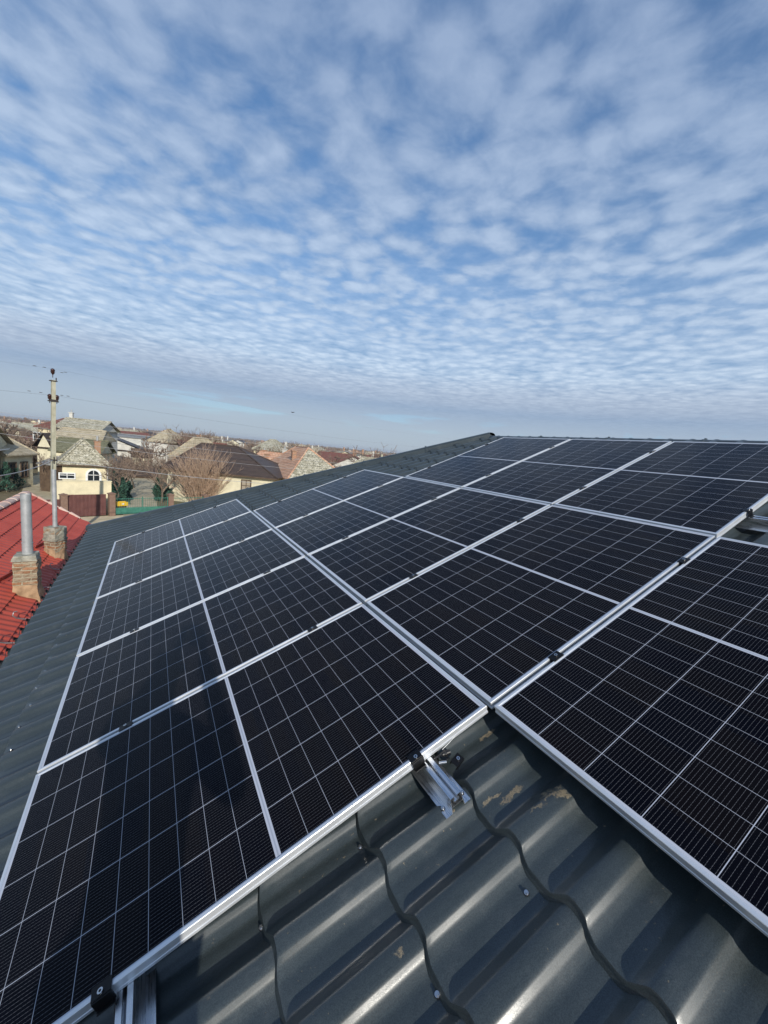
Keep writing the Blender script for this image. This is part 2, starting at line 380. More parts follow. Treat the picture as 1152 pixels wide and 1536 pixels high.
def tile_sheet(mb, u_lo, u_hi, v_lo, vh, per=26, mat_i=0):
    k0 = math.floor((u_lo - U0) / SP + 1e-6)
    k = k0
    while U0 + k * SP < u_hi - 1e-4:
        ua = max(U0 + k * SP, u_lo); ub = min(U0 + (k + 1) * SP, u_hi)
        us = [ua - (0.006 if ua > u_lo + 1e-6 else 0.03)] + [ua + 0.012, ua + (ub - ua) * 0.5, ub - 0.001]
        vmax = vh(ua); step = WAVE / per; nv = int((vmax - v_lo) / step) + 2
        base = len(mb.v); dent = random.uniform(-.0012, .0012)
        for u in us:
            fr = (u - (U0 + k * SP)) / SP; fr = max(0.0, min(1.0, fr)); ve = vh(u)
            drop = 0.0035 if u < ua else 0.0
            for i in range(nv):
                v = min(v_lo + i * step, ve)
                mb.v.append((u + (scal(v) if ua > u_lo + 1e-6 or u > ua + 0.02 else 0), v, tile_n(u, v, fr) - drop + dent * math.sin(v * 3 + k) + 0.0006 * math.sin(v * 11 + u * 7)))
        for r in range(len(us) - 1):
            for i in range(nv - 1):
                a = base + r * nv + i
                if abs(mb.v[a][1] - mb.v[a+1][1]) < 1e-6 and abs(mb.v[a+nv][1] - mb.v[a+nv+1][1]) < 1e-6: continue
                mb.f.append([a, a + nv, a + nv + 1, a + 1]); mb.mi.append(mat_i); mb.sm.append(True)
        # riser under the lip of this course
        base = len(mb.v); u = us[0]
        for du_, dn in ((0.0, -0.0035), (-0.0030, -0.0065), (-0.0055, -0.014), (-0.0090, -0.0220), (-0.0150, -0.0270), (-0.0160, -0.032)):
            for i in range(nv):
                v = min(v_lo + i * step, vh(u)); mb.v.append((u + du_ + (scal(v) if ua > u_lo + 1e-6 else 0), v, tile_n(u, v, 0) + dn + (0.0006 * math.sin(v * 11 + u * 7))))
        for r in range(5):
            for i in range(nv - 1):
                a = base + r * nv + i; mb.f.append([a, a + 1, a + nv + 1, a + nv]); mb.mi.append(mat_i); mb.sm.append(r in (0, 1, 2, 3))
        k += 1
house = thing('grey_roof_house', 'house carrying the solar panels, dark grey metal tile roof in the foreground', 'house', Matrix.Identity(4))
mb = MB(); tile_sheet(mb, UE, UR, -6.2, vhip)
roof = mb.build('roof', M['tile'], house, RM)
# the far hip end and the back slope
def roof_w(u, v, n=-0.1245): return RM @ Vector((u, v, n))
e0 = roof_w(UE, vhip(UE)); r0 = roof_w(UR, vhip(UR)); back_x = 2 * r0.x - e0.x
def slope_sheet(name, A, Bp, C, D, nu, nv):
    """ribbed sheet A-B along the eave, D-C along the top"""
    m_ = MB(); A, Bp, C, D = map(Vector, (A, Bp, C, D)); nrm = (Bp - A).cross(D - A).normalized()
    for i in range(nu + 1):
        for j in range(nv + 1):
            s_, t_ = j / nv, i / nu; p = A.lerp(Bp, s_).lerp(D.lerp(C, s_), t_)
            along = (A.lerp(Bp, s_) - A).length
            m_.v.append(tuple(p + nrm * (0.018 * math.cos(2 * math.pi * along / WAVE))))
    for i in range(nu):
        for j in range(nv):
            a = i * (nv + 1) + j; m_.f.append([a, a + 1, a + nv + 2, a + nv + 1]); m_.mi.append(0); m_.sm.append(True)
    return m_.build(name, M['tile'], house)
eb = Vector((back_x, e0.y, e0.z)); rn = roof_w(UR, -6.2); bn = Vector((back_x, -6.2, e0.z))
slope_sheet('roof', eb, e0, r0, r0 + Vector((0.01, 0, 0)), 8, 560)
slope_sheet('roof', bn, eb, r0, rn, 8, 540)
# ridge and hip caps: overlapping half-round lengths with a rib at every joint
def caps(name, a, b, rad, seg=1.0, lift=0.02):
    m_ = MB(); a, b = Vector(a), Vector(b); d_ = (b - a); n_ = max(1, int(d_.length / seg)); t = d_.normalized()
    side = t.cross(Vector((0, 0, 1))).normalized(); up = side.cross(t)
    def ring(p, r): return [p + side * (-r * 1.25) - up * 0.035] + [p + side * (r * math.cos(math.pi * (1 - q / 8))) + up * (r * 0.62 * math.sin(math.pi * q / 8) + lift) for q in range(9)] + [p + side * (r * 1.25) - up * 0.035]
    for i in range(n_):
        p0 = a + d_ * (i / n_); p1 = a + d_ * ((i + 1) / n_)
        rs = [(p0, rad * 1.10), (p0 + t * 0.03, rad * 1.10), (p0 + t * 0.035, rad), (p1, rad * 0.97)]
        vs = [q for p, r in rs for q in ring(p, r)]; nn = 11
        m_.add(vs, [(k * nn + j, k * nn + j + 1, (k + 1) * nn + j + 1, (k + 1) * nn + j) for k in range(3) for j in range(nn - 1)], 0, False)
        m_.box(tuple(p0 + up * (rad * 0.62 + lift + 0.004) + t * 0.016), (0.018, 0.018, 0.018))
    return m_.build(name, M['tile'], house)
hz = Vector((0, 0, 0.010))
caps('hip_cap', e0 + hz, r0 + hz, 0.085); caps('hip_cap', eb + hz, r0 + hz, 0.085); caps('ridge_cap', r0 - hz * 5, rn - hz * 5, 0.085)
M['render'] = m_wall('pale_render', (0.55, 0.52, 0.45), 0.4)
mb = MB(); mb.box(((e0.x + back_x) / 2, (8.0 - 6) / 2, 1.78), (back_x - e0.x - 0.7, 13.2, 3.56)); mb.build('wall', M['render'], house)
pr = [(0.07 * math.cos(math.pi + math.pi * q / 8), 0.07 * math.sin(math.pi + math.pi * q / 8)) for q in range(9)]
pr = pr + [(x * 0.9, z * 0.9) for x, z in reversed(pr)]
M['gutter'] = mat('grey_gutter_metal', (0.05, 0.06, 0.065), 0.35)[0]
# screws: rubber washer and hexagonal head
sm_ = MB(); sm_.tube([(0,0,0), (0,0,0.0022)], 0.0085, 10, 0); sm_.tube([(0,0,0.0022), (0,0,0.0045)], [0.0072,0.0068], 10, 1); sm_.tube([(0,0,0.0045),(0,0,0.0100)], 0.0046, 6, 1, sm=False)
sdat = sm_.data('screw', [M['plastic'], M['steel']])
spots = [(1.48,-0.448),(0.78,-0.026),(1.136,-0.024),(1.144,-0.458)]
for i in range(26): spots.append((-0.272 - 0.012 * (i % 2), VC + WAVE * (i + 9) + 0.085))
for i in range(5): spots.append((-0.62, VC + WAVE * (6 + 4 * i + 11) + 0.09))
for (u, v) in spots:
    fr = ((u - U0) / SP) % 1.0
    e = 0.002; n0 = tile_n(u, v, fr); sl = (tile_n(u, v + e, fr) - n0) / e
    link('screw', sdat, house, RM @ T((u, v, n0)) @ Matrix.Rotation(math.atan(sl) * 0.7, 4, 'X') @ Matrix.Rotation(random.random(), 4, 'Z'))

# ================================================================== SOLAR PANELS
def frame_mesh():
    """aluminium frame: one profile swept round the module with mitred corners"""
    prof = [(0.0, -0.0005), (0.0012, 0.0010), (0.0022, 0.0015), (0.0088, 0.0015), (0.0100, 0.0008), (0.0118, 0.0012), (0.0128, 0.0002), (0.0128, -0.0040), (0.0022, -0.0040), (0.0022, -0.0330), (0.022, -0.0330), (0.022, -0.0345),
            (0.0, -0.0345), (0.0, -0.0260), (0.0016, -0.0250), (0.0016, -0.0120), (0.0, -0.0110)]
    m_ = MB(); n = len(prof)
    cs = [((0, 0), (1, 1)), ((L_, 0), (-1, 1)), ((L_, W_), (-1, -1)), ((0, W_), (1, -1))]
    vs = [(c[0] + s[0] * o, c[1] + s[1] * o, z) for c, s in cs for o, z in prof]
    fs = []
    for k in range(4):
        for i in range(n): a = k * n + i; b_ = k * n + (i + 1) % n; c_ = ((k + 1) % 4) * n + (i + 1) % n; d_ = ((k + 1) % 4) * n + i; fs.append((a, b_, c_, d_))
    m_.add(vs, fs); return m_.data('frame', M['alu'])
fdat = frame_mesh()
gm = MB(); g0 = 0.0100
gm.add([(g0, g0, -0.0015), (L_-g0, g0, -0.0015), (L_-g0, W_-g0, -0.0015), (g0, W_-g0, -0.0015)], [(0,1,2,3)])
gdat = gm.data('cell_glass', M['cells'])
bm_ = MB(); bm_.box((L_/2, W_/2, -0.0062), (L_-2*g0, W_-2*g0, 0.003)); bdat = bm_.data('backsheet', M['back'])
jm = MB(); jm.box((L_/2, W_/2, -0.016), (0.10, 0.06, 0.016)); jdat = jm.data('junction_box', M['plastic'])
proto = None
cols = [(0, range(0, 5)), (1, range(-1, 4)), (2, range(0, 3))]
rown = {-1: '', 0: 'nearest the camera', 1: 'second from the camera', 2: 'third from the camera', 3: 'fourth from the camera', 4: 'fifth from the camera'}
coln = ['lowest column by the eave', 'middle column', 'uppermost column under the ridge']
for c, rr in cols:
    for r in rr:
        Mx = RM @ T((c * PU + (PU - L_) / 2, r * PV + (PV - W_) / 2, 0))
        if (c, r) == (1, -1): lab = 'dark solar panel at the right edge, overhanging the bare tiles'
        else: lab = 'dark solar panel in the %s, %s' % (coln[c], rown[r])
        if proto is None:
            proto = thing('solar_panel', lab, 'solar panel', Mx, 'solar panels on the grey roof')
            link('frame', fdat, proto); link('cell_glass', gdat, proto); link('backsheet', bdat, proto); link('junction_box', jdat, proto)
        else: dup(proto, Mx, lab)
# ---- clamps on the seams
cm = MB(); cm.box((0, 0, -0.006), (0.060, 0.017, 0.022)); cm.box((0, 0, 0.0042), (0.060, 0.040, 0.0035), bev=0.001); mid_b = cm.data('clamp_body', M['black'])
bm2 = MB(); bm2.tube([(0,0,0.006),(0,0,0.013)], 0.0072, 12); bm2.tube([(0,0,0.0131),(0,0,0.0134)], 0.0036, 6, 1, sm=False); bolt_d = bm2.data('bolt', [M['steel'], M['black']])
em = MB(); em.box((0, 0.008, 0.0042), (0.050, 0.034, 0.0035), bev=0.001); em.box((0, -0.0105, -0.013), (0.050, 0.005, 0.032), bev=0.001); em.box((0, -0.017, -0.0295), (0.046, 0.014, 0.004), bev=0.001); end_b = em.data('clamp_body', M['black'])
mid_p = end_p = None
seam_cols = {0: range(0, 6), 1: range(-1, 5), 2: range(0, 4)}
seamn = {0: 'first seam', 1: 'second seam', 2: 'third seam', 3: 'fourth seam', 4: 'fifth seam', 5: 'sixth seam'}
colk = ['lowest column', 'middle column', 'uppermost column']
for c, ss in seam_cols.items():
    for s_ in ss:
        if (c, s_) == (1, -1): continue
        for q, du in enumerate((0.395, 1.435)):
            u = c * PU + du; side = ['lower', 'upper'][q]
            first = s_ == 0 and c != 1; last = s_ == max(ss)
            yv = s_ * PV + (0.010 if first else (-0.010 if last else 0))
            flip = Matrix.Rotation(math.pi, 4, 'Z') if last else Matrix.Identity(4)
            Mx = RM @ T((u, yv, 0)) @ flip
            if first or last:
                lab = '%s black end clamp on the %s of panels, %s away' % (side, colk[c], seamn[s_])
                if end_p is None:
                    end_p = thing('end_clamp', lab, 'clamp', Mx, 'black end clamps'); link('clamp_body', end_b, end_p); link('bolt', bolt_d, end_p)
                else: dup(end_p, Mx, lab)
            else:
                lab = '%s black middle clamp on the %s of panels, %s away' % (side, colk[c], seamn[s_])
                if mid_p is None:
                    mid_p = thing('middle_clamp', lab, 'clamp', Mx, 'black clamps between panels'); link('clamp_body', mid_b, mid_p); link('bolt', bolt_d, mid_p)
                else: dup(mid_p, Mx, lab)
# ---- short mounting rails: splayed feet, tall webs, slotted top
def rail_mesh(v0, v1):
    m_ = MB(); t = 0.0022; z0 = 0.0; h = 0.064
    out = [(-0.054, z0), (-0.028, z0), (-0.0215, h), (-0.0060, h), (-0.0060, h-0.012), (-0.0100, h-0.012), (-0.0100, h-0.021), (0.0100, h-0.021), (0.0100, h-0.012), (0.0060, h-0.012), (0.0060, h), (0.0215, h), (0.028, z0), (0.054, z0)]
    # offset inwards (downwards) for the wall thickness
    inn = [(-0.054, z0-t), (-0.0262, z0-t), (-0.0197, h-t), (-0.0082, h-t), (-0.0082, h-0.0098), (-0.0122, h-0.0098), (-0.0122, h-0.0232), (0.0122, h-0.0232), (0.0122, h-0.0098), (0.0082, h-0.0098), (0.0082, h-t), (0.0197, h-t), (0.0262, z0-t), (0.054, z0-t)]
    n = len(out)
    vs = [(x, v0, z) for x, z in out] + [(x, v0, z) for x, z in inn] + [(x, v1, z) for x, z in out] + [(x, v1, z) for x, z in inn]
    fs = []
    for i in range(n - 1):
        fs += [(i, i+1, 2*n+i+1, 2*n+i), (n+i+1, n+i, 3*n+i, 3*n+i+1), (i+1, i, n+i, n+i+1), (2*n+i, 2*n+i+1, 3*n+i+1, 3*n+i)]
    fs += [(0, 2*n, 3*n, n), (n-1, 2*n-1, 4*n-1, 3*n-1)]
    m_.add(vs, fs)
    m_.box((0, (v0+v1)/2, 0.024), (0.049, v1-v0-0.0006, 0.002))
    return m_
def mini_rail(u, v0, v1, label):
    o = thing('mounting_rail', label, 'mounting rail', RM @ T((u, 0, -0.0995)), 'short aluminium mounting rails')
    rail_mesh(v0, v1).build('profile', M['mill'], o)
    for s_ in (-1, 1):
        for q in (v0 + 0.035, v1 - 0.035): link('screw', sdat, o, T((s_ * 0.043, q, 0.0)))
    return o
mini_rail(1.470, -0.166, 0.19, 'silver slotted rail sticking out over the bare tiles below the middle seam')
mini_rail(0.437, -0.145, 0.19, 'silver slotted rail at the bottom left, under the end clamp')
mini_rail(3.994, -0.62, 0.19, 'long silver rail lying bare in the gap at the right picture edge')
# loose clamp, plug and a white tie lying beside the near rail
o = thing('cable_connector', 'black plug and cable stub beside the rail on the bare tiles', 'cable connector', RM @ T((1.535, -0.012, -0.052)))
mb = MB(); mb.tube([(-0.036,0.016,0.004),(-0.010,0.010,0.006),(0.0,0.006,0.006)], [0.004,0.004,0.009], 10); mb.tube([(0.0,0.006,0.006),(0.030,-0.002,0.004)], [0.0095,0.0085], 12); mb.box((0.012,0.003,0.005),(0.010,0.024,0.018), rz=-0.25, bev=0.002)
mb.tube([(-0.036,0.016,0.004),(-0.045,0.03,-0.006),(-0.04,0.06,-0.01)], 0.0035, 8); mb.tube([(-0.02,-0.004,-0.002),(0.0,-0.014,-0.006),(0.016,-0.01,-0.01)], 0.0035, 8); mb.build('plug', M['plastic'], o)
mb = MB(); mb.tube([(-0.030,-0.010,0.002),(-0.016,-0.016,0.0),(-0.004,-0.022,-0.002)], 0.005, 8); mb.build('metal_tip', M['steel'], o)
o = thing('loose_clamp', 'small black clamp with a bolt lying loose beside the plug', 'clamp', RM @ T((1.568, -0.052, -0.058)) @ Matrix.Rotation(0.25, 4, 'Z') @ Matrix.Rotation(0.35, 4, 'X'))
mb = MB(); mb.box((0,0,0.0),(0.044,0.030,0.003), bev=0.0008); mb.box((0,-0.0145,-0.009),(0.044,0.003,0.018)); mb.box((0,0.0145,-0.009),(0.044,0.003,0.018)); mb.build('clamp_body', M['black'], o)
link('bolt', bolt_d, o, T((0.004, 0, -0.004)) @ Matrix.Scale(0.9, 4))
o = MB().tube([(1.545,0.006,-0.040),(1.58,0.004,-0.030),(1.62,0.012,-0.030),(1.655,0.035,-0.040),(1.668,0.055,-0.050)], [0.0011]*4+[0.0004], 6).build('cable_tie', M['whitewire'], None, RM)
tag(o, 'thin white cable tie curling out over the bare tiles by the plug', 'cable tie')

# ================================================================== RED NEIGHBOUR ROOF
def m_red():
    m, N, b = mat('red_painted_metal_tile', (0.33, 0.03, 0.02), 0.5, 0, 0.4)
    co = N.obj()
    N.l.new(N.ramp(N.noise(co, 2.0, 5, 0.6), [(0.3, (0.36, 0.056, 0.035)), (0.7, (0.48, 0.082, 0.050))]), b.inputs['Base Color'])
    return m
M['red'] = m_red()
RA = R(27); RX, RZ_ = -1.5242, 2.3191           # a point of the red slope (one of its step lines)
red = thing('red_roof_house', 'neighbouring house with bright red metal tile roof, left of the grey roof', 'house', Matrix.Identity(4))
def red_pt(s, y, n=0.0):                         # s: distance up the slope from the line X=RX
    return Vector((RX - s * math.cos(RA) + n * math.sin(RA), y, RZ_ + s * math.sin(RA) + n * math.cos(RA)))
s_ridge = (3.385 - 1.5242) / math.cos(RA); s_eave = -0.42
mb = MB(); WV = 0.185; yA, yB = -4.0, 17.25; y_lo = yA
def verge(s): return 17.60 - (1 - (s / s_ridge)) * 0.75
k = -2
while k * 0.35 < s_ridge:
    sa_, sb_ = max(k * 0.35, s_eave), min((k + 1) * 0.35, s_ridge)
    if sb_ <= sa_: k += 1; continue
    step = WV / 8
    nv = int((17.7 - y_lo) / step) + 2; base = len(mb.v)
    rows = [(sa_ - 0.004, 0.030), (sb_ - 0.001, 0.0)]
    for (s, n) in rows:
        ve = verge(s)
        for i in range(nv):
            y = min(y_lo + i * step, ve); c = math.cos(2 * math.pi * y / WV)
            mb.v.append(tuple(red_pt(s, y, n + 0.013 * math.tanh(1.5 * c))))
    for (s, n) in ((sa_ - 0.003, 0.030), (sa_ - 0.001, -0.012)):
        ve = verge(s)
        for i in range(nv):
            y = min(y_lo + i * step, ve); c = math.cos(2 * math.pi * y / WV)
            mb.v.append(tuple(red_pt(s, y, n + 0.013 * math.tanh(1.5 * c))))
    for r in (0, 2):
        for i in range(nv - 1):
            a = base + r * nv + i
            q = [a, a + nv, a + nv + 1, a + 1]
            if abs(mb.v[a][1] - mb.v[a+1][1]) < 1e-6 and abs(mb.v[a+nv][1] - mb.v[a+nv+1][1]) < 1e-6: continue
            mb.f.append(q if r else q[::-1]); mb.mi.append(0); mb.sm.append(True)
    k += 1
mb.build('roof', M['red'], red)
ra = red_pt(s_ridge, yA); rb = red_pt(s_ridge, 17.6)
mb = MB(); mb.add([ra, rb, rb + Vector((-2.3, -0.8, -1.17)), ra + Vector((-2.3, 0, -1.17))], [(0,1,2,3)]); mb.build('roof', M['red'], red)
M['oldridge'] = noisy('weathered_pale_ridge_tile', (0.50, 0.30, 0.24), (0.62, 0.50, 0.42), 3, 0.8)
mb = MB(); n_ = 62
for i in range(n_):
    y = yA + (17.5 - yA) * i / n_; c_ = red_pt(s_ridge, y)
    pr = [(0.13 * math.cos(math.pi * q / 6), 0.075 * math.sin(math.pi * q / 6)) for q in range(7)]
    pr += [(x * 0.8, z * 0.7 - 0.012) for x, z in reversed(pr)]
    k_ = 1.12 if i % 2 else 1.0
    mb.prism([(x * k_, z * k_) for x, z in pr], 0, 0.345, M=T((c_.x, y, c_.z - 0.01 + 0.008 * (i % 2))))
mb.build('ridge_cap', M['oldridge'], red)
mb = MB(); p0 = red_pt(s_eave, verge(s_eave)); p1 = red_pt(s_ridge, 17.6); n_ = 7
for i in range(n_):
    a = p0.lerp(p1, i / n_); b_ = p0.lerp(p1, (i + 0.94) / n_)
    if i > 1: mb.tube([a + Vector((0, 0, 0.01)), b_ + Vector((0, 0, 0.035))], [0.045, 0.06], 8)
mb.build('verge_cap', M['oldridge'], red)
mb = MB(); mb.box((-3.4, 6.6, 0.95), (3.0, 19.8, 1.9)); mb.build('wall', M['render'], red)
mb = MB(); mb.add([red_pt(-0.1, 16.75, -0.05), red_pt(s_ridge, 17.4, -0.05), Vector((-5.2, 16.8, 1.9)), Vector((-1.6, 16.5, 1.9))], [(0,1,2,3)]); mb.build('gable', M['render'], red)
# thin snow hooks / wire loops along the red eave
M['hook'] = mat('grey_wire', (0.35, 0.33, 0.33), 0.4, 0.7)[0]
for y in (6.95, 7.9, 9.6, 10.9, 12.6):
    c_ = red_pt(0.05, y, 0.02)
    mb = MB(); mb.tube([c_ + Vector(q) for q in ((0.16,0.02,0.0),(0.05,0.0,0.02),(-0.02,-0.03,0.06),(-0.06,-0.05,0.12),(-0.05,-0.02,0.17),(-0.01,0.01,0.17))], 0.010, 6); mb.build('hook', M['hook'], red)
# chimneys
M['cbrick'] = m_brick('weathered_brick', (0.38, 0.17, 0.08), (0.22, 0.15, 0.10), (0.40, 0.35, 0.25), 1.0)
M['cconc'] = noisy('weathered_mortar_cap', (0.19, 0.18, 0.14), (0.38, 0.36, 0.29), 9, 0.9, bump=0.01)
M['galv'] = noisy('galvanised_pipe', (0.34, 0.36, 0.36), (0.50, 0.51, 0.51), 7, 0.45, 0.35, lo=0.3, hi=0.7)
M['flash'] = noisy('orange_mortar_fillet', (0.24, 0.15, 0.085), (0.44, 0.29, 0.17), 7, 0.9, bump=0.01)
def rough_block(m_, c, dim, rz, nz=6, amp=0.012, taper=1.0, mi=0, seed=0):
    """block with subdivided, slightly crumbling faces"""
    rnd = random.Random(seed); nx = 4; rings = []
    for k in range(nz + 1):
        t = k / nz; sx = dim[0] / 2 * (1 + (taper - 1) * t); sy = dim[1] / 2 * (1 + (taper - 1) * t); ring = []
        for (ax, ay, bx, by) in ((-1,-1,1,-1),(1,-1,1,1),(1,1,-1,1),(-1,1,-1,-1)):
            for i in range(nx):
                q = i / nx; x = (ax + (bx - ax) * q) * sx; y = (ay + (by - ay) * q) * sy
                ring.append((x + rnd.uniform(-amp, amp), y + rnd.uniform(-amp, amp), dim[2] * t + (rnd.uniform(-amp, amp) * 0.5 if 0 < k < nz else rnd.uniform(-.004,.004))))
        rings.append(ring)
    Tm = T(c) @ Matrix.Rotation(rz, 4, 'Z'); n = 4 * nx
    vs = [Tm @ Vector(p) for r in rings for p in r]
    fs = [(k*n+i, k*n+(i+1)%n, (k+1)*n+(i+1)%n, (k+1)*n+i) for k in range(nz) for i in range(n)] + [tuple(nz*n + i for i in range(n))]
    m_.add(vs, fs, mi)
def chimney(name, label, x, y, w, dpt, zt, rz, pipe_r, pipe_z, capped, px0=0, band=False):
    zb = RZ_ + (RX - x) * math.tan(RA)
    o = thing(name, label, 'chimney', TR(x, y, zb, rz), 'brick chimneys on the red roof')
    m_ = MB(); rough_block(m_, (0, 0, -0.35), (w, dpt, zt - zb + 0.35 - (0.10 if capped else 0)), 0, 16, 0.020, 1.0, seed=3)
    m_.build('stack', M['cbrick'], o)
    m_ = MB(); rough_block(m_, (0, -0.02, -0.20), (w * 1.32, dpt * 1.30, 0.42), 0, 3, 0.012, 0.74, seed=5); m_.build('mortar_skirt', M['flash'], o)
    m_ = MB()
    if capped: rough_block(m_, (0, 0, zt - zb - 0.10), (w * 1.06, dpt * 1.06, 0.10), 0, 2, 0.014, 0.84, seed=8)
    else:
        rough_block(m_, (0, 0, zt - zb - 0.30), (w * 1.07, dpt * 1.07, 0.30), 0, 4, 0.012, 0.96, seed=8)
        rough_block(m_, (0, 0, zt - zb - 0.36), (w * 1.12, dpt * 1.12, 0.07), 0, 1, 0.008, 1.0, seed=9)
    m_.build('cap', M['cconc'], o)
    m_ = MB(); h0 = zt - zb - 0.02; h1 = pipe_z - zb
    m_.tube([(px0, 0, h0), (px0, 0, h1)], pipe_r, 20, cap=False); m_.tube([(px0, 0, h1), (px0, 0, h0)], pipe_r * 0.93, 20, cap=False)
    m_.tube([(px0, 0, h0), (px0, 0, h0 + 0.24)], pipe_r * 1.04, 20); m_.tube([(px0, 0, h0 + 0.235), (px0, 0, h0 + 0.25)], pipe_r * 1.08, 20)
    fl = m_.build('flue_pipe', M['galv'], o)
    return o
chimney('chimney', 'front brick chimney on the red roof with thick galvanised flue pipe', -1.70, 9.25, 0.37, 0.44, 3.22, R(3), 0.085, 4.42, True, 0.02)
chimney('chimney', 'rear brick chimney on the red roof, nearer the street, with thin tall flue', -1.70, 12.05, 0.32, 0.32, 3.19, R(-38), 0.050, 4.66, False, 0.0)
# small dark metal flashing trays left of each chimney
for (x, y) in ((-2.12, 9.55), (-2.08, 12.25)):
    zb = RZ_ + (RX - x) * math.tan(RA); mb = MB(); mb.box((0,0,0.02),(0.16,0.55,0.01)); mb.box((0.0,0.0,0.07),(0.012,0.55,0.12))
    mb.build('flashing', M['red'], red, TR(x, y, zb, R(-12)) @ Matrix.Rotation(RA, 4, 'Y'))

# ================================================================== GROUND
def m_ground():
    m, N, b = mat('dry_winter_ground', (0.2, 0.17, 0.1), 0.95, 0, 0.2); co = N.obj()
    f = N.noise(co, 0.35, 8, 0.7); g = N.noise(co, 3.0, 6, 0.7); k = N.noise(co, 0.035, 4, 0.6)
    c = N.ramp(f, [(0.3, (0.13, 0.125, 0.055)), (0.5, (0.20, 0.17, 0.095)), (0.7, (0.27, 0.22, 0.14))])
    c = N.mix(N.smooth(g, 0.4, 0.7, 0, 0.6), c, (0.10, 0.085, 0.05))
    c = N.mix(N.smooth(k, 0.45, 0.6, 0, 0.6), c, (0.15, 0.12, 0.085))
    N.l.new(c, b.inputs['Base Color']); N.l.new(N.bump(g, 0.6, 0.05), b.inputs['Normal']); return m
M['ground'] = m_ground()
mb = MB(); S_ = 3000; ng = 40
for i in range(ng + 1):
    for j in range(ng + 1): mb.v.append((-S_ + 2 * S_ * i / ng, -S_ + 2 * S_ * j / ng, 0))
for i in range(ng):
    for j in range(ng): a = i * (ng + 1) + j; mb.f.append([a, a + ng + 1, a + ng + 2, a + 1]); mb.mi.append(0); mb.sm.append(False)
tag(mb.build('ground', M['ground']), kind='structure')
M['asphalt'] = noisy('street_asphalt', (0.075, 0.072, 0.068), (0.12, 0.115, 0.105), 3, 0.95)
M['concrete'] = noisy('old_concrete', (0.34, 0.29, 0.19), (0.50, 0.44, 0.31), 1.8, 0.95, bump=0.01)
M['sand'] = noisy('sandy_verge', (0.46, 0.37, 0.22), (0.66, 0.55, 0.37), 1.4, 0.95, detail=7)
fA = Vector((-1.84, 30.9, 0)); fB = Vector((1.65, 32.2, 0)); fd = (fB - fA).normalized(); fn = Vector((fd.y, -fd.x, 0))   # fence line, normal towards us
if fn.y > 0: fn = -fn
def strip(name, a, b, mat_, z, label=None):
    m_ = MB(); p, q = fA - fd * 70, fB + fd * 120; n = 60; vs = []
    for i in range(n + 1):
        c = p.lerp(q, i / n); w1 = 0.12 * math.sin(i * 1.7); vs += [c + fn * (a + w1) + Vector((0,0,z)), c + fn * (b + w1 * 0.6) + Vector((0,0,z))]
    m_.add(vs, [(2*i, 2*i+2, 2*i+3, 2*i+1) for i in range(n)]); return tag(m_.build(name, mat_), kind='structure')
strip('verge', 0.05, 3.6, M['sand'], 0.008); strip('street', 3.6, 8.6, M['asphalt'], 0.004)
# driveways
def patch(name, pts, mat_, z):
    m_ = MB(); m_.add([Vector((p.x, p.y, z)) for p in pts], [tuple(range(len(pts)))]); return tag(m_.build(name, mat_), kind='structure')
d1 = [fA + fd * 0.35, fA + fd * 3.3]; back = -fn
patch('driveway', [G(184, 780), G(236, 778), G(234, 716), G(193, 715)], M['concrete'], 0.012)
yl = G(0, 742); patch('yard', [G(28, 752), G(82, 752), G(88, 722), G(60, 712), G(40, 716)], M['concrete'], 0.010)

# ================================================================== FENCES
M['brownmetal'] = noisy('brown_sheet_metal', (0.085, 0.030, 0.026), (0.13, 0.050, 0.042), 2.5, 0.6)
M['pillar'] = noisy('brown_pillar_paint', (0.16, 0.095, 0.07), (0.22, 0.14, 0.10), 5, 0.8)
M['greenpaint'] = noisy('green_fence_paint', (0.03, 0.13, 0.095), (0.05, 0.19, 0.14), 5, 0.5)
M['yellow'] = m_wall('pale_yellow_plaster', (0.76, 0.67, 0.45), 0.45)
M['cream'] = m_wall('cream_plaster', (0.70, 0.64, 0.46), 0.5)
M['white'] = m_wall('white_plaster', (0.62, 0.60, 0.54), 0.5)
M['glass'] = mat('dark_window_glass', (0.02, 0.025, 0.03), 0.08)[0]
M['wood'] = noisy('dark_wood', (0.07, 0.045, 0.03), (0.12, 0.08, 0.05), 6, 0.8)
M['whitepaint'] = mat('white_window_paint', (0.75, 0.75, 0.72), 0.5)[0]
ang = math.atan2(fd.y, fd.x)
def pillar(p, h, label, w=0.34):
    o = thing('fence_pillar', label, 'pillar', TR(p.x, p.y, 0, ang), 'brown pillars of the street fences')
    MB().box((0,0,h/2),(w,w,h)).build('shaft', M['pillar'], o)
    m_ = MB(); m_.box((0,0,h+0.03),(w+0.08,w+0.08,0.06)); m_.add([(-w/2,-w/2,h+.06),(w/2,-w/2,h+.06),(w/2,w/2,h+.06),(-w/2,w/2,h+.06),(0,0,h+.14)], [(0,1,4),(1,2,4),(2,3,4),(3,0,4)]); m_.build('cap', M['pillar'], o)
pA = fA; pB = fA + fd * 3.72; pL = G(103, 772); pL = fA - fd * 2.55
pillar(pA, 1.45, 'brown pillar between the brown sheet fence and the green gate'); pillar(pB, 1.32, 'brown pillar at the right end of the green gate'); pillar(pL, 1.42, 'brown pillar at the left end of the tall brown sheet, behind the pole')
pC = pB + fd * 2.6; pillar(pC, 1.2, 'low brown pillar before the bare bush')
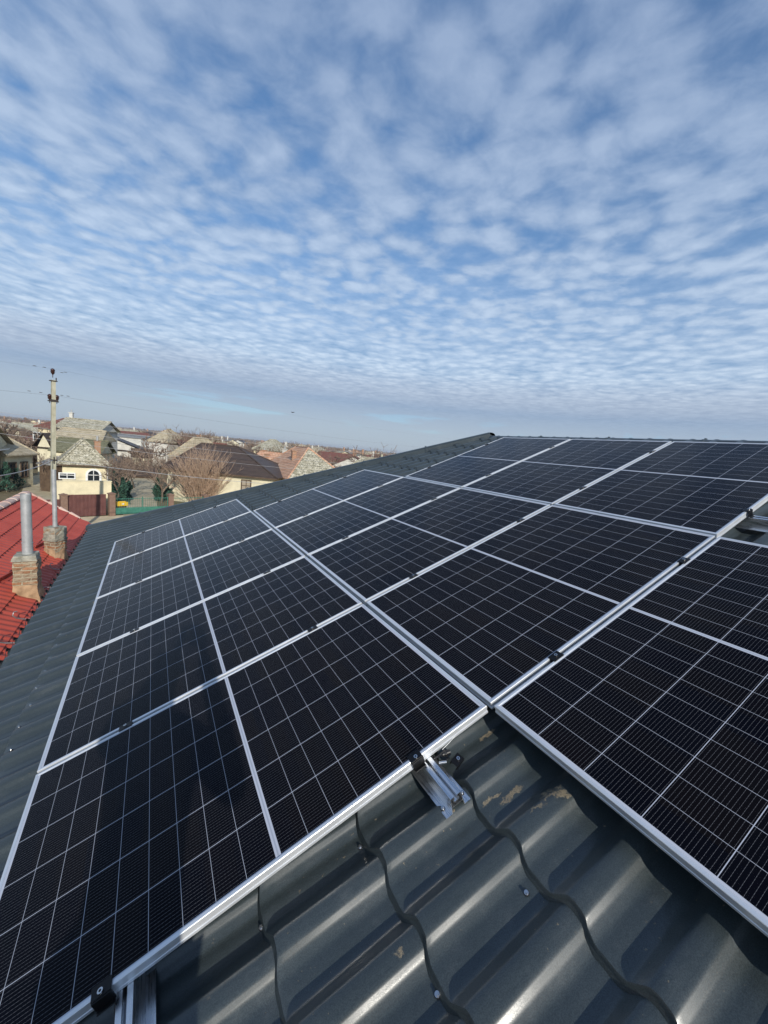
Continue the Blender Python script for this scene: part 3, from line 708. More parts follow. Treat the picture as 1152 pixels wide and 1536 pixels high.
def sheet_fence(a, b, h, label):
    c = (a + b) / 2; L = (b - a).length
    o = thing('sheet_fence', label, 'fence', TR(c.x, c.y, 0, ang), None)
    m_ = MB(); n = int(L / 0.2) * 4; prof = []
    for i in range(n + 1): prof.append((-L/2 + L * i / n, 0.003 if (i % 4) in (1, 2) else -0.003))
    vs = [(x, y, 0.06) for x, y in prof] + [(x, y, h) for x, y in prof] + [(x, y + 0.004, 0.06) for x, y in prof] + [(x, y + 0.004, h) for x, y in prof]; n1 = n + 1
    fs = [(i, i+1, n1+i+1, n1+i) for i in range(n)] + [(2*n1+i+1, 2*n1+i, 3*n1+i, 3*n1+i+1) for i in range(n)] + [(n1+i, n1+i+1, 3*n1+i+1, 3*n1+i) for i in range(n)]
    m_.add(vs, fs); m_.build('sheet', M['brownmetal'], o)
    m_ = MB(); m_.box((0, 0.04, h - 0.15), (L, 0.04, 0.05)); m_.box((0, 0.04, 0.35), (L, 0.04, 0.05)); m_.build('rail', M['brownmetal'], o)
sheet_fence(pL + fd * 0.18, pA - fd * 0.32, 1.45, 'brown corrugated sheet fence in front of the yellow wall')
sheet_fence(pL - fd * 6.5, pL - fd * 0.18, 1.18, 'lower brown sheet fence running left behind the red roof')
def bar_fence(a, b, h, label, gate=False):
    c = (a + b) / 2; L = (b - a).length
    o = thing('bar_gate' if gate else 'bar_fence', label, 'gate' if gate else 'fence', TR(c.x, c.y, 0, ang))
    m_ = MB(); n = int(L / 0.13)
    for i in range(n + 1): m_.box((-L/2 + L*i/n, 0, h/2+0.05), (0.012, 0.012, h - 0.05))
    m_.build('bars', M['greenpaint'], o)
    m_ = MB(); m_.box((0, -0.012, 0.28), (L, 0.010, 0.40)); m_.build('kick_sheet', M['greenpaint'], o)
    m_ = MB()
    for z in (0.50, h * 0.97): m_.box((0, 0.0, z), (L, 0.03, 0.03))
    for x in ((-L/2, 0, L/2) if gate else (-L/2, L/2)): m_.box((x, 0, h/2 + 0.03), (0.045, 0.045, h + (0.12 if x == 0 else 0)))
    m_.build('frame', M['greenpaint'], o)
bar_fence(pA + fd * 0.2, pB - fd * 0.2, 1.15, 'green barred double gate with solid lower sheets before the driveway', True)
bar_fence(pB + fd * 0.2, pC - fd * 0.2, 1.1, 'short green barred fence right of the gate, before the bush')
# yellow garden wall behind the brown sheet fence
a = fA - fd * 2.72 + back * 0.9; b_ = fA + fd * (0.22) + back * 0.9; c = (a + b_) / 2
o = thing('garden_wall', 'pale yellow plastered wall standing behind the brown sheet fence', 'wall', TR(c.x, c.y, 0, ang))
MB().box((0, 0, 1.08), ((b_-a).length, 0.22, 2.16)).build('wall', M['yellow'], o); MB().box((0, 0, 2.19), ((b_-a).length + 0.06, 0.28, 0.05)).build('coping', M['yellow'], o)
# yellow crate behind the gate
cr = fA + fd * 0.75 + back * 0.55
o = thing('yellow_crate', 'yellow plastic crate just behind the green gate', 'crate', TR(cr.x, cr.y, 0.26, ang + 0.1))
M['yplastic'] = mat('yellow_plastic', (0.80, 0.50, 0.03), 0.45)[0]
m_ = MB(); m_.box((0,0,0.32),(0.62,0.40,0.02)); 
for (x, y, sx, sy) in ((0,-0.2,0.62,0.02),(0,0.2,0.62,0.02),(-0.31,0,0.02,0.40),(0.31,0,0.02,0.40)): m_.box((x,y,0.44),(sx,sy,0.26))
m_.build('bin', M['yplastic'], o); MB().box((0,-0.213,0.45),(0.16,0.012,0.08)).build('label_plate', M['whitepaint'], o)
MB().box((0,0,0.02),(0.5,0.3,0.58)).build('stand', M['wood'], o)

# ================================================================== HOUSES
ROOF = {
 'moss': m_roof('lichened_cement_tile', ((0.28,0.25,0.17),(0.52,0.48,0.36),(0.70,0.66,0.54)), 2.4, 3.0, (0.10,0.095,0.06), 0.62),
 'tan': m_roof('tan_cement_tile', ((0.32,0.26,0.16),(0.46,0.39,0.27),(0.56,0.49,0.36)), 2.4, 3.5, (0.20,0.18,0.11), 0.35),
 'green': m_roof('greenish_old_tile', ((0.12,0.12,0.075),(0.17,0.165,0.10),(0.22,0.21,0.14)), 2.4, 3.5, (0.09,0.09,0.05), 0.4),
 'orange': m_roof('orange_clay_tile', ((0.50,0.25,0.15),(0.62,0.36,0.23),(0.68,0.50,0.36)), 2.2, 2.5, (0.25,0.18,0.12), 0.2),
 'brown': m_roof('dark_brown_metal_tile', ((0.060,0.042,0.034),(0.075,0.053,0.042),(0.092,0.066,0.052)), 1.6, 5.0, None, 0, 0.5, 0.72),
 'rust': m_roof('rust_red_tile', ((0.16,0.06,0.045),(0.20,0.08,0.06),(0.25,0.11,0.08)), 2.2, 3.0, (0.14,0.10,0.07), 0.25),
 'grey': m_roof('grey_fibre_cement', ((0.20,0.20,0.19),(0.27,0.27,0.26),(0.36,0.36,0.35)), 1.5, 2.0, (0.13,0.13,0.11), 0.25),
}
M['obrick'] = m_brick('orange_brick', (0.50, 0.22, 0.12), (0.44, 0.19, 0.10), (0.42, 0.33, 0.24), 1.2)
ROFF = [0.0]
def roof_faces(m_, L, D, h, rise, kind, ov, ridge, th=0.10):
    x, y = L/2 + ov, D/2 + ov
    if kind == 'gable_y': rdg = [(0, -y, h+rise), (0, y, h+rise)]
    elif kind == 'gable_x': rdg = [(-x, 0, h+rise), (x, 0, h+rise)]
    else:
        r = ridge / 2; rdg = [(-r, 0, h+rise), (r, 0, h+rise)] if kind == 'hip' else [(0, -r, h+rise), (0, r, h+rise)]
        rdg = [(a_ + ROFF[0], b_, c_) for a_, b_, c_ in rdg]
    e = [(-x,-y,h),(x,-y,h),(x,y,h),(-x,y,h)]
    lo = [(a, b, c - th) for a, b, c in e]
    vs = e + rdg + lo
    if kind in ('gable_x', 'hip'): fs = [(0,1,5,4),(2,3,4,5),(1,2,5),(3,0,4)]
    else: fs = [(0,1,4),(1,2,5,4),(2,3,5),(3,0,4,5)]
    fs += [(6,7,1,0),(7,8,2,1),(8,9,3,2),(9,6,0,3),(9,8,7,6)]
    gab = []
    if kind == 'gable_x': gab = fs[2:4]; fs = fs[:2] + fs[4:]
    if kind == 'gable_y': gab = [fs[0], fs[2]]; fs = [fs[1]] + [fs[3]] + fs[4:]
    m_.add(vs, fs)
    if kind == 'hip': m_.mi[len(m_.mi) - len(fs) + 2] = 1
    return vs, gab, rdg
def window(o, face, x, z, w, h, L, D, arched=False, fm='whitepaint'):
    """face: 0 front (-y), 1 right (+x), 3 left (-x)"""
    Mx = {0: T((x, -D/2, z)), 1: T((L/2, x, z)) @ Matrix.Rotation(math.pi/2, 4, 'Z'), 3: T((-L/2, x, z)) @ Matrix.Rotation(-math.pi/2, 4, 'Z')}[face]
    f = MB(); t = 0.08
    f.box((0,-0.03,h+t/2),(w+2*t,0.08,t)); f.box((0,-0.03,-t/2),(w+2*t,0.10,t)); f.box((-w/2-t/2,-0.03,h/2),(t,0.08,h)); f.box((w/2+t/2,-0.03,h/2),(t,0.08,h)); f.box((0,-0.03,h/2),(0.05,0.05,h)); f.box((0,-0.031,h*0.68),(w,0.048,0.045))
    if arched:
        pts = [(0.5*(w+0.3)*math.cos(math.pi*q/12), h + 0.5*(w+0.3)*math.sin(math.pi*q/12)) for q in range(13)]
        pin = [(0.5*w*math.cos(math.pi*q/12), h + 0.5*w*math.sin(math.pi*q/12)) for q in range(12,-1,-1)]
        f = MB(); f.prism(pts + pin, -0.09, 0.0); f.box((-w/2-0.08,-0.04,h/2),(0.15,0.09,h)); f.box((w/2+0.08,-0.04,h/2),(0.15,0.09,h)); f.box((0,-0.04,-0.05),(w+0.4,0.12,0.1)); f.box((0,-0.03,h*0.5+w*0.25),(0.045,0.04,h+w*0.48)); f.box((0,-0.03,h),(w,0.04,0.045))
    wn = f.build('window', M['wood' if fm == 'curtain' else fm], o, Mx)
    g = MB(); g.box((0,-0.008,h/2),(w,0.016,h))
    if arched: g.prism([(0.5*w*math.cos(math.pi*q/12), h + 0.5*w*math.sin(math.pi*q/12)) for q in range(13)], -0.018, -0.004)
    g.build('pane', M['curtain' if fm == 'curtain' else 'glass'], wn)
M['curtain'] = mat('drawn_beige_curtain', (0.34, 0.29, 0.22), 0.35)[0]
def make_house(label, x, y, rz, L, D, h, rise, kind='hip', ridge=2.0, wall='cream', roof='moss', ov=0.35, wins=(), chim=(), name='house', cat='house', group=None, trim=None, doors=(), roof2=None, roff=0.0):
    o = thing(name, label, cat, TR(x, y, 0, rz), group)
    m_ = MB(); m_.box((0, 0, (h-0.06)/2), (L, D, h-0.06))
    ROFF[0] = roff; rm = MB(); vs, gab, rdg = roof_faces(rm, L, D, h, rise, kind, ov, ridge); ROFF[0] = 0.0
    if gab:
        ins = [Vector((max(-L/2, min(L/2, v[0])) if i < 4 or kind == 'gable_x' else v[0], max(-D/2, min(D/2, v[1])) if i < 4 or kind == 'gable_y' else v[1], v[2] - (0.12 if i < 6 else 0))) for i, v in enumerate(vs[:6])]
        m_.add(ins, gab)
    m_.build('wall', M[wall] if isinstance(wall, str) else wall, o)
    rf = rm.build('roof', [ROOF[roof], ROOF[roof2 or roof]], o)
    # ridge and hip tiles
    rt = MB(); ed = [(rdg[0], rdg[1])]
    if not gab: ed += [(rdg[0], vs[0]), (rdg[0], vs[3]), (rdg[1], vs[1]), (rdg[1], vs[2])] if kind == 'hip' else [(rdg[0], vs[0]), (rdg[0], vs[1]), (rdg[1], vs[2]), (rdg[1], vs[3])]
    for p, q in ed:
        if (Vector(p) - Vector(q)).length > 0.05: rt.tube([p, q], 0.085, 6)
    if rt.v: rt.build('ridge_tiles', ROOF[roof], rf)
    for (fc, wx, wz, ww, wh, *ar) in wins: window(o, fc, wx, wz, ww, wh, L, D, bool(ar and ar[0] == 'arch'), ar[0] if ar and ar[0] != 'arch' else 'whitepaint')
    for (fc, wx, ww, wh) in doors:
        Mx = {0: T((wx, -D/2, 0)), 1: T((L/2, wx, 0)) @ Matrix.Rotation(math.pi/2, 4, 'Z')}[fc]
        MB().box((0,-0.02,wh/2),(ww,0.05,wh)).build('door', M['wood'], o, Mx)
    for (cx, cy, cz, cw, ch, cm_, pot) in chim:
        c_ = MB(); c_.box((cx, cy, cz + ch/2), (cw, cw, ch)); c_.box((cx, cy, cz + ch + 0.04), (cw + 0.12, cw + 0.12, 0.08)); c_ = c_.build('chimney', M[cm_] if isinstance(cm_, str) else cm_, rf)
        if pot: MB().tube([(cx, cy, cz + ch + 0.08), (cx, cy, cz + ch + 0.08 + pot)], 0.08, 8).build('flue', M['galv'], c_)
    if trim:
        MB().box((0, -D/2 - ov + 0.02, h - 0.08), (L + 2*ov, 0.10, 0.10)).build('gutter', M[trim], o)
    return o
def house_px(label, p1, p2, D, **kw):
    """p1, p2: two eave corners (points at eave height); the body extends away from them"""
    ov = kw.get('ov', 0.35); a = Vector((p1.x, p1.y)); b = Vector((p2.x, p2.y)); dd = (b - a); L = dd.length - 2 * ov; t = dd.normalized(); n = Vector((-t.y, t.x))
    if n.dot(a - Vector((CAMLOC.x, CAMLOC.y))) < 0: n = -n
    c = (a + b) / 2 + n * (D / 2 + ov)
    return make_house(label, c.x, c.y, math.atan2(t.y, t.x), L, D, p1.z, **kw)
def D_(px, dist, z): p = AT(px, 700, dist); p.z = z; return p
def E(px, py, z): p = G(px, py, z); p.z = z; return p
# yellow cottage behind the garden wall
house_px('pale yellow cottage with arched window and lichened hip roof behind the yellow wall', E(86, 695.5, 2.62), E(167, 699, 2.62), 4.6, rise=1.95, kind='hipy', ridge=1.6, wall='yellow', roof='moss', ov=0.3, trim='wood',
         wins=[(0, 0.55, 1.25, 0.75, 0.55, 'arch'), (1, -1.6, 1.1, 0.8, 0.8, 'arch'), (0, -1.15, 1.5, 0.9, 0.35)], chim=[(0.95, -0.35, 3.2, 0.42, 1.25, 'obrick', 0.35)])
# dark brown roofed house
house_px('long cream house under a dark brown hip roof, behind the bare bush', E(240, 701, 2.8), E(416, 718, 2.8), 7.2, rise=2.25, kind='hip', ridge=3.4, roff=-1.7, wall='cream', roof='brown', ov=0.4, trim='wood',
         wins=[(0, 2.25, 1.0, 0.72, 1.35, 'curtain'), (0, -2.4, 0.8, 1.0, 1.1, 'wood')])
# orange tiled house
house_px('house with orange clay tiles on one slope and pale lichened tiles on the other', E(384, 702, 2.8), E(431, 718.5, 2.8), 5.6, rise=2.75, kind='hip', ridge=3.6, wall='yellow', roof='orange', roof2='moss', ov=0.3,
         chim=[(1.5, -1.3, 3.9, 0.40, 1.20, 'obrick', 0.0)])
# small orange roofs and chimneys left of it
house_px('low outbuilding with salmon tiles between the dark brown roof and the orange house', D_(372, 52, 3.3), D_(408, 50, 3.3), 4.0, rise=1.2, kind='gable_x', wall='white', roof='orange', ov=0.2,
         chim=[(-1.2, 0.2, 3.4, 0.45, 1.2, 'obrick', 0.2), (0.2, -1.2, 3.2, 0.45, 1.0, 'obrick', 0), (1.6, 0.4, 3.6, 0.42, 1.4, 'white', 0.3)])
# left cottages
house_px('cream cottage at the left picture edge with tan tiles and brown window frame', E(-40, 678, 3.3), E(25, 670.5, 3.3), 4.5, rise=1.9, kind='gable_y', ridge=2, wall='cream', roof='tan', ov=0.3, trim='whitepaint',
         wins=[(0, 0.9, 1.3, 0.7, 1.5, 'wood'), (0, -0.8, 1.3, 0.7, 1.5, 'wood'), (1, 0.5, 1.2, 0.7, 1.3)])
house_px('shaded cream side wing with tan tiled hip and white flue, left of the utility pole', E(10, 683, 2.8), E(59, 681, 2.8), 5.5, rise=1.9, kind='hip', ridge=2.5, wall='cream', roof='tan', ov=0.35,
         wins=[(0, 0.55, 0.9, 0.8, 1.2, 'wood'), (0, -0.9, 0.9, 0.8, 1.2, 'wood')], chim=[(0.2, 0.6, 3.7, 0.4, 0.9, 'white', 1.2)])
# stepped roofs behind the cottage
house_px('tall pale house with long lichened roof behind the utility pole, highest of the stepped roofs', D_(80, 60, 5.15), D_(152, 58, 5.15), 5.0, rise=1.15, kind='gable_x', wall='white', roof='moss', ov=0.3, chim=[(-2.0, 0.4, 5.9, 0.35, 1.0, 'white', 0.3)])
house_px('tan roofed house, middle one of the stepped roofs behind the yellow cottage', D_(76, 54.5, 4.15), D_(153, 53, 4.15), 4.0, rise=1.05, kind='hip', ridge=4.0, wall='cream', roof='tan', ov=0.3)
house_px('low shed with long dark green-grey roof, lowest of the stepped roofs', D_(72, 50.5, 3.05), D_(152, 49, 3.05), 4.0, rise=1.2, kind='gable_x', wall='cream', roof='green', ov=0.3)
house_px('house with dull red roof and yellow wall left of the utility pole', D_(52, 66, 4.9), D_(84, 64, 4.9), 6.0, rise=1.3, kind='hip', ridge=1.0, wall='yellow', roof='rust', ov=0.3, wins=[(0, -1.2, 3.2, 1.0, 1.0)])
house_px('dark open shed with bluish roof beside the yellow cottage, behind the pole', D_(54, 44, 2.3), D_(80, 43, 2.3), 3.2, rise=0.5, kind='gable_x', wall='wood', roof='grey', ov=0.15)
house_px('small dark-roofed shed below the dull red roof, left of the pole', D_(49, 57, 3.0), D_(79, 56, 3.0), 4.0, rise=1.4, kind='gable_y', wall='cream', roof='brown', ov=0.3)
# shed at the end of the driveway
house_px('low dark brown cellar roof closing the end of the concrete driveway', E(191, 713, 0.30), E(237, 715, 0.30), 3.0, rise=1.0, kind='gable_x', wall='wood', roof='brown', ov=0.2)
house_px('small brown-roofed cream shed behind the cellar roof', D_(196, 66, 2.0), D_(230, 66, 2.0), 3.0, rise=1.0, kind='gable_x', wall='cream', roof='brown', ov=0.2)
house_px('cottage with pale olive hip roof just left of the dark brown roof', D_(252, 52, 3.2), D_(284, 50, 3.2), 6.0, rise=2.2, kind='hipy', ridge=2.2, wall='white', roof='tan', ov=0.3)
house_px('cottage with pointed tan roof above the driveway trees', D_(219, 78, 4.0), D_(252, 76, 4.0), 6.0, rise=2.2, kind='hipy', ridge=0.6, wall='white', roof='tan', ov=0.3)
house_px('long low white building with flat grey roof bands in the distance', D_(160, 100, 3.9), D_(212, 96, 3.9), 8.0, rise=0.5, kind='gable_x', wall='white', roof='grey', ov=0.2, wins=[(0, q, 1.2, 1.3, 1.3) for q in (-5, -2.5, 0, 2.5, 5)])
house_px('brown gable house far behind the dark brown roof, right of centre', D_(300, 84, 4.2), D_(328, 84, 4.2), 6.0, rise=1.4, kind='gable_x', wall='cream', roof='tan', ov=0.3)
house_px('cottage with mossy hip roof behind the salmon outbuilding', D_(376, 72, 4.3), D_(412, 70, 4.3), 6.0, rise=1.8, kind='hip', ridge=1.0, wall='yellow', roof='moss', ov=0.3)
house_px('pale tiled roof just behind the grey roof edge, right of the orange house', D_(508, 46, 3.1), D_(572, 44, 3.1), 7.0, rise=1.9, kind='hip', ridge=2.5, wall='cream', roof='moss', ov=0.3, chim=[(2.6, 0.2, 4.0, 0.42, 1.5, 'cream', 0)])

# ---- the village beyond, house by house
rnd = random.Random(21); far = []
tries = 0
while len(far) < 74 and tries < 4000:
    tries += 1
    px = rnd.uniform(-30, 640); dist = 62 * (6.5 ** rnd.random()); v = ray(px, 700); v = Vector((v.x, v.y)).normalized() * dist
    p = Vector((CAMLOC.x, CAMLOC.y)) + v
    if dist < 75 and px < 420: continue
    if any((p - q[0]).length < 11 + dist * 0.012 for q in far): continue
    far.append((p, px, dist))
far.sort(key=lambda q: q[1])
rc = {'moss': 'lichen-grey', 'tan': 'tan', 'green': 'dark olive', 'orange': 'orange', 'rust': 'rust red', 'grey': 'grey', 'brown': 'dark brown'}
wc = {'white': 'white', 'cream': 'cream', 'yellow': 'yellow'}
cnt = {}
plan = []
for (p, px, dist) in far:
    rf = rnd.choice(['moss', 'tan', 'tan', 'moss', 'rust', 'rust', 'grey', 'orange', 'brown', 'rust']); wl = rnd.choice(['white', 'cream', 'yellow', 'white']); kd = rnd.choice(['hip', 'gable_x', 'gable_y', 'hip'])
    plan.append((p, dist, rf, wl, kd)); cnt[(rf, wl)] = cnt.get((rf, wl), 0) + 1
seen = {}
for (p, dist, rf, wl, kd) in plan:
    i = seen.get((rf, wl), 0); seen[(rf, wl)] = i + 1
    lab = 'distant %s house with %s roof' % (wc[wl], rc[rf])
    if cnt[(rf, wl)] > 1: lab += ', %s such from the left' % nth(i)
    L = rnd.uniform(7, 12); D = rnd.uniform(6, 8); h = rnd.uniform(2.5, 3.1)
    w_ = [(0, q, 1.0, 0.9, 1.2, 'wood') for q in (-L*0.3, L*0.05, L*0.32)] if dist < 170 else []
    ch = [(rnd.uniform(-1.5, 1.5), rnd.uniform(-1, 1), h + 1.0, 0.45, 1.9, rnd.choice(['obrick', 'white']), 0)] if rnd.random() < 0.7 else []
    make_house(lab, p.x, p.y, math.atan2(p.y, p.x) - math.pi/2 + rnd.choice([0, math.pi/2]) + rnd.uniform(-0.35, 0.35), L, D, h, rnd.uniform(1.3, 2.0), kd, ridge=rnd.uniform(1, 4), wall=wl, roof=rf, wins=w_, chim=ch, group='distant village houses')

# ================================================================== TREES
M['bark'] = noisy('grey_brown_bark', (0.11, 0.085, 0.062), (0.19, 0.15, 0.115), 6, 0.9)
M['twig'] = noisy('bare_twigs', (0.17, 0.12, 0.088), (0.30, 0.22, 0.165), 3, 0.9)
M['twig2'] = noisy('pale_reddish_twigs', (0.42, 0.28, 0.19), (0.56, 0.41, 0.29), 3, 0.9)
M['leafg'] = noisy('dark_conifer_green', (0.018, 0.055, 0.035), (0.045, 0.11, 0.075), 4, 0.8)
def grow(trunk, crown, rn, p, dr, ln, r, depth, sides=4, spread=0.55, kids=(2, 4), minr=0.010):
    pts = [p]; rs = [r]; n = 3; d_ = dr.copy()
    for i in range(n):
        d_ = (d_ + Vector((rn.gauss(0, .13), rn.gauss(0, .13), rn.gauss(0.05, .08)))).normalized()
        pts.append(pts[-1] + d_ * ln / n); rs.append(max(minr, r * (1 - 0.45 * (i + 1) / n)))
    (trunk if depth == 0 else crown).tube(pts, rs, 7 if depth == 0 else (sides if depth < 3 else 3), cap=False)
    if depth >= 4: return
    k = rn.randint(*kids) + (1 if depth < 2 else 0)
    for i in range(k):
        t = rn.uniform(0.45, 1.0); q = min(n - 1, int(t * n)); bp = pts[q].lerp(pts[q+1], t * n - q)
        ax = Vector((rn.gauss(0, 1), rn.gauss(0, 1), rn.gauss(0, .4))); ax = (ax - d_ * ax.dot(d_)).normalized()
        nd = (d_ + ax * rn.uniform(spread * 0.6, spread * 1.5)).normalized(); nd.z = max(nd.z, -0.05)
        grow(trunk, crown, rn, bp, nd.normalized(), ln * rn.uniform(0.55, 0.82), max(minr, rs[q] * 0.6), depth + 1, sides, spread, kids, minr)
def bare_proto(seed, h, minr, spread=0.6):
    rn = random.Random(seed); t_, c_ = MB(), MB()
    grow(t_, c_, rn, Vector((0,0,0)), Vector((0,0,1)), h * 0.36, h * 0.022, 0, spread=spread, minr=minr)
    for _ in range(2): grow(t_, c_, rn, Vector((0,0,h*0.22)), Vector((rn.gauss(0,.5), rn.gauss(0,.5), 1)).normalized(), h*0.30, h*0.014, 1, spread=spread, minr=minr)
    return t_.data('trunk', M['bark']), c_.data('crown', M['twig'])
protos = [bare_proto(s, 7.0, 0.016, sp) for s, sp in ((1, .6), (2, .75), (3, .5), (4, .85), (5, .65))]
fprotos = [bare_proto(s, 7.0, 0.040, sp) for s, sp in ((11, .7), (12, .85), (13, .6))]
def tree(label, x, y, s, which, rz, group=None, pr=protos):
    o = thing('bare_tree', label, 'tree', TR(x, y, 0, rz) @ Matrix.Scale(s, 4), group)
    link('trunk', pr[which][0], o); link('crown', pr[which][1], o)
near = [ # px, distance, height scale, shape, label
 (176, 37, 0.72, 0, 'reddish bare tree right behind the yellow cottage'), (188, 42, 0.68, 3, 'bare fruit tree at the left side of the driveway end'),
 (201, 47, 0.62, 1, 'low bare tree above the cellar roof'), (243, 38, 0.60, 2, 'thin bare tree with pale trunk right of the driveway'),
 (237, 46, 0.66, 4, 'bare tree behind the right end of the cellar roof'), (266, 52, 0.72, 1, 'bare tree left of the olive hip roof'),
 (283, 72, 1.2, 3, 'wide bare tree rising over the olive hip roof'), (300, 78, 1.3, 0, 'tall bare tree over the ridge of the dark brown roof, left'),
 (318, 80, 1.2, 4, 'tall bare tree over the ridge of the dark brown roof, right'), (60, 44, 0.55, 2, 'low bare shrub tree left of the utility pole'),
 (70, 47, 0.5, 1, 'dark bare shrub behind the open shed'), (440, 66, 1.15, 0, 'bare tree with two tops on the skyline above the orange roof'), (452, 70, 1.1, 2, 'slim bare tree right behind the orange roof ridge'),
 (553, 55, 1.2, 3, 'lone bare tree standing against the sky near the grey roof edge'), (575, 75, 0.7, 1, 'small bare tree at the far right by the grey roof edge'),
 (486, 58, 0.62, 4, 'bare tree right of the orange house'), (505, 64, 0.66, 1, 'bare tree above the pale tiled roof, left'), (530, 70, 0.66, 0, 'bare tree above the pale tiled roof, right'), (470, 75, 0.7, 2, 'bare tree on the skyline between the orange roof and the pale roof'),
 (22, 60, 0.5, 4, 'bare tree over the left cottage roof'), (40, 72, 0.6, 3, 'bare tree left behind the white flue'), (160, 60, 0.55, 2, 'bare tree beside the distant white building, left'), (214, 64, 0.60, 4, 'bare tree beside the distant white building, right'), (345, 66, 0.6, 0, 'bare tree behind the right end of the dark brown ridge'), (368, 60, 0.55, 3, 'bare tree behind the salmon outbuilding')]
for i, (px, dist, s, k, lab) in enumerate(near):
    v = ray(px, 700); v = Vector((v.x, v.y)).normalized() * dist
    tree(lab, CAMLOC.x + v.x, CAMLOC.y + v.y, s, k, i * 1.3, 'bare trees among the houses')
rnd = random.Random(5); ft = []
while len(ft) < 185:
    px = rnd.uniform(-40, 660); dist = 56 * (7 ** rnd.random()); v = ray(px, 700); v = Vector((v.x, v.y)).normalized() * dist
    p = Vector((CAMLOC.x + v.x, CAMLOC.y + v.y))
    if any((p - q[0]).length < 6.5 for q in far): continue
    ft.append((px, dist, p))
ft.sort()
band = lambda d_: 'near' if d_ < 120 else ('middle' if d_ < 220 else 'far'); cn = {}
for i, (px, dist, p) in enumerate(ft):
    b_ = band(dist); j = cn.get(b_, 0); cn[b_] = j + 1
    tree('bare village tree, %s distance, number %d of these from the left' % (b_, j + 1), p.x, p.y, rnd.uniform(0.55, 0.95) * (1.12 if dist > 200 else 1), i % 3, rnd.random() * 6, 'bare trees of the distant village', fprotos)
# distant woodland and gardens: one mass nobody could count
mb = MB(); rn = random.Random(9)
M['wood_far'] = noisy('far_bare_woodland', (0.16, 0.115, 0.085), (0.27, 0.20, 0.15), 0.05, 0.95)
for i in range(2600):
    px = rn.uniform(-150, 760); dist = 180 * (9 ** rn.random()); v = ray(px, 700); v = Vector((v.x, v.y)).normalized() * dist
    x, y = CAMLOC.x + v.x, CAMLOC.y + v.y
    if any(abs(x - q[0].x) < 7 and abs(y - q[0].y) < 7 for q in far): continue
    h = rn.uniform(2.8, 6.2); n = 9; s = dist / 400
    for k in range(n):
        a = rn.random() * 6.28; l = rn.uniform(0.4, 1.0) * h; rr = rn.uniform(0.3, 1.6) + 0.6 * s; tw = 0.10 + 0.12 * s
        bx, by = x + math.cos(a) * rr * 0.4, y + math.sin(a) * rr * 0.4; tx, ty = x + math.cos(a) * rr * 1.6, y + math.sin(a) * rr * 1.6
        px_, py_ = -math.sin(a + 1) * tw, math.cos(a + 1) * tw
        mb.add([(bx - px_, by - py_, 0), (bx + px_, by + py_, 0), (tx + px_ * 2.2, ty + py_ * 2.2, l * 0.75), (tx - px_, ty - py_, l)], [(0,1,2,3)])
def scrub(n_, px0, px1, d0, d1, hh, nb):
    for i in range(n_):
        px = rn.uniform(px0, px1); dist = d0 * ((d1 / d0) ** rn.random()); v = ray(px, 700); v = Vector((v.x, v.y)).normalized() * dist
        x, y = CAMLOC.x + v.x, CAMLOC.y + v.y
        if any(abs(x - q[0].x) < 6 and abs(y - q[0].y) < 6 for q in far): continue
        h = hh * rn.uniform(0.5, 1.1); tw = 0.012 + dist * 0.00022
        for k in range(nb):
            a = rn.random() * 6.28; l = rn.uniform(0.4, 1.0) * h; rr = rn.uniform(0.1, 1.2)
            bx, by = x + math.cos(a) * rr * 0.3, y + math.sin(a) * rr * 0.3; tx, ty = x + math.cos(a + .4) * rr * 1.3, y + math.sin(a + .4) * rr * 1.3
            ex, ey = -math.sin(a + 1) * tw, math.cos(a + 1) * tw; mx_, my_ = (bx * .6 + tx * .4 + rn.gauss(0, .1)), (by * .6 + ty * .4 + rn.gauss(0, .1))
            mb.add([(bx - ex, by - ey, 0), (bx + ex, by + ey, 0), (mx_ + ex, my_ + ey, l * .55), (mx_ - ex, my_ - ey, l * .55), (tx, ty, l)], [(0,1,2,3),(3,2,4)])
scrub(620, 420, 680, 56, 260, 4.4, 34); scrub(160, 150, 260, 62, 180, 3.0, 30); scrub(160, -30, 60, 62, 200, 3.0, 30); scrub(120, 255, 425, 75, 200, 3.6, 30)
tag(mb.build('far_woodland', M['wood_far']), 'brown bare woodland and gardens spread out to the horizon', 'woodland', kind='stuff')
# the big fan-shaped bush in front of the dark brown house
o_ = G(300, 757); rn = random.Random(4)
bush = thing('bare_bush', 'large fan-shaped leafless bush with reddish twigs in front of the dark brown roof', 'bush', TR(o_.x, o_.y, 0))
mb = MB(); tw = MB()
for i in range(330):
    a = rn.uniform(0, 6.283); lean = abs(rn.gauss(0, 0.52)); d_ = Vector((math.cos(a) * lean, math.sin(a) * lean, 1)).normalized()
    p = Vector((rn.gauss(0, .32), rn.gauss(0, .32), 0)); ln = rn.uniform(2.6, 5.0) * (1 - 0.25 * lean); pts = [p]; rs = [0.022]
    for k in range(5):
        d_ = (d_ + Vector((math.cos(a) * 0.05, math.sin(a) * 0.05, 0)) + Vector((rn.gauss(0, .07), rn.gauss(0, .07), 0.02))).normalized()
        pts.append(pts[-1] + d_ * ln / 5); rs.append(0.022 * (1 - 0.15 * (k + 1)))
        if k > 0:
            for _ in range(2):
                dd = (d_ + Vector((rn.gauss(0, .4), rn.gauss(0, .4), rn.gauss(0.1, .2)))).normalized(); l2 = rn.uniform(0.4, 0.9)
                tw.tube([pts[-1], pts[-1] + dd * l2 * 0.5, pts[-1] + dd * l2 + Vector((0, 0, 0.08))], [0.011, 0.009, 0.005], 3, cap=False)
    mb.tube(pts, rs, 4, cap=False)
mb.build('stems', M['twig2'], bush); tw.build('twigs', M['twig2'], bush)
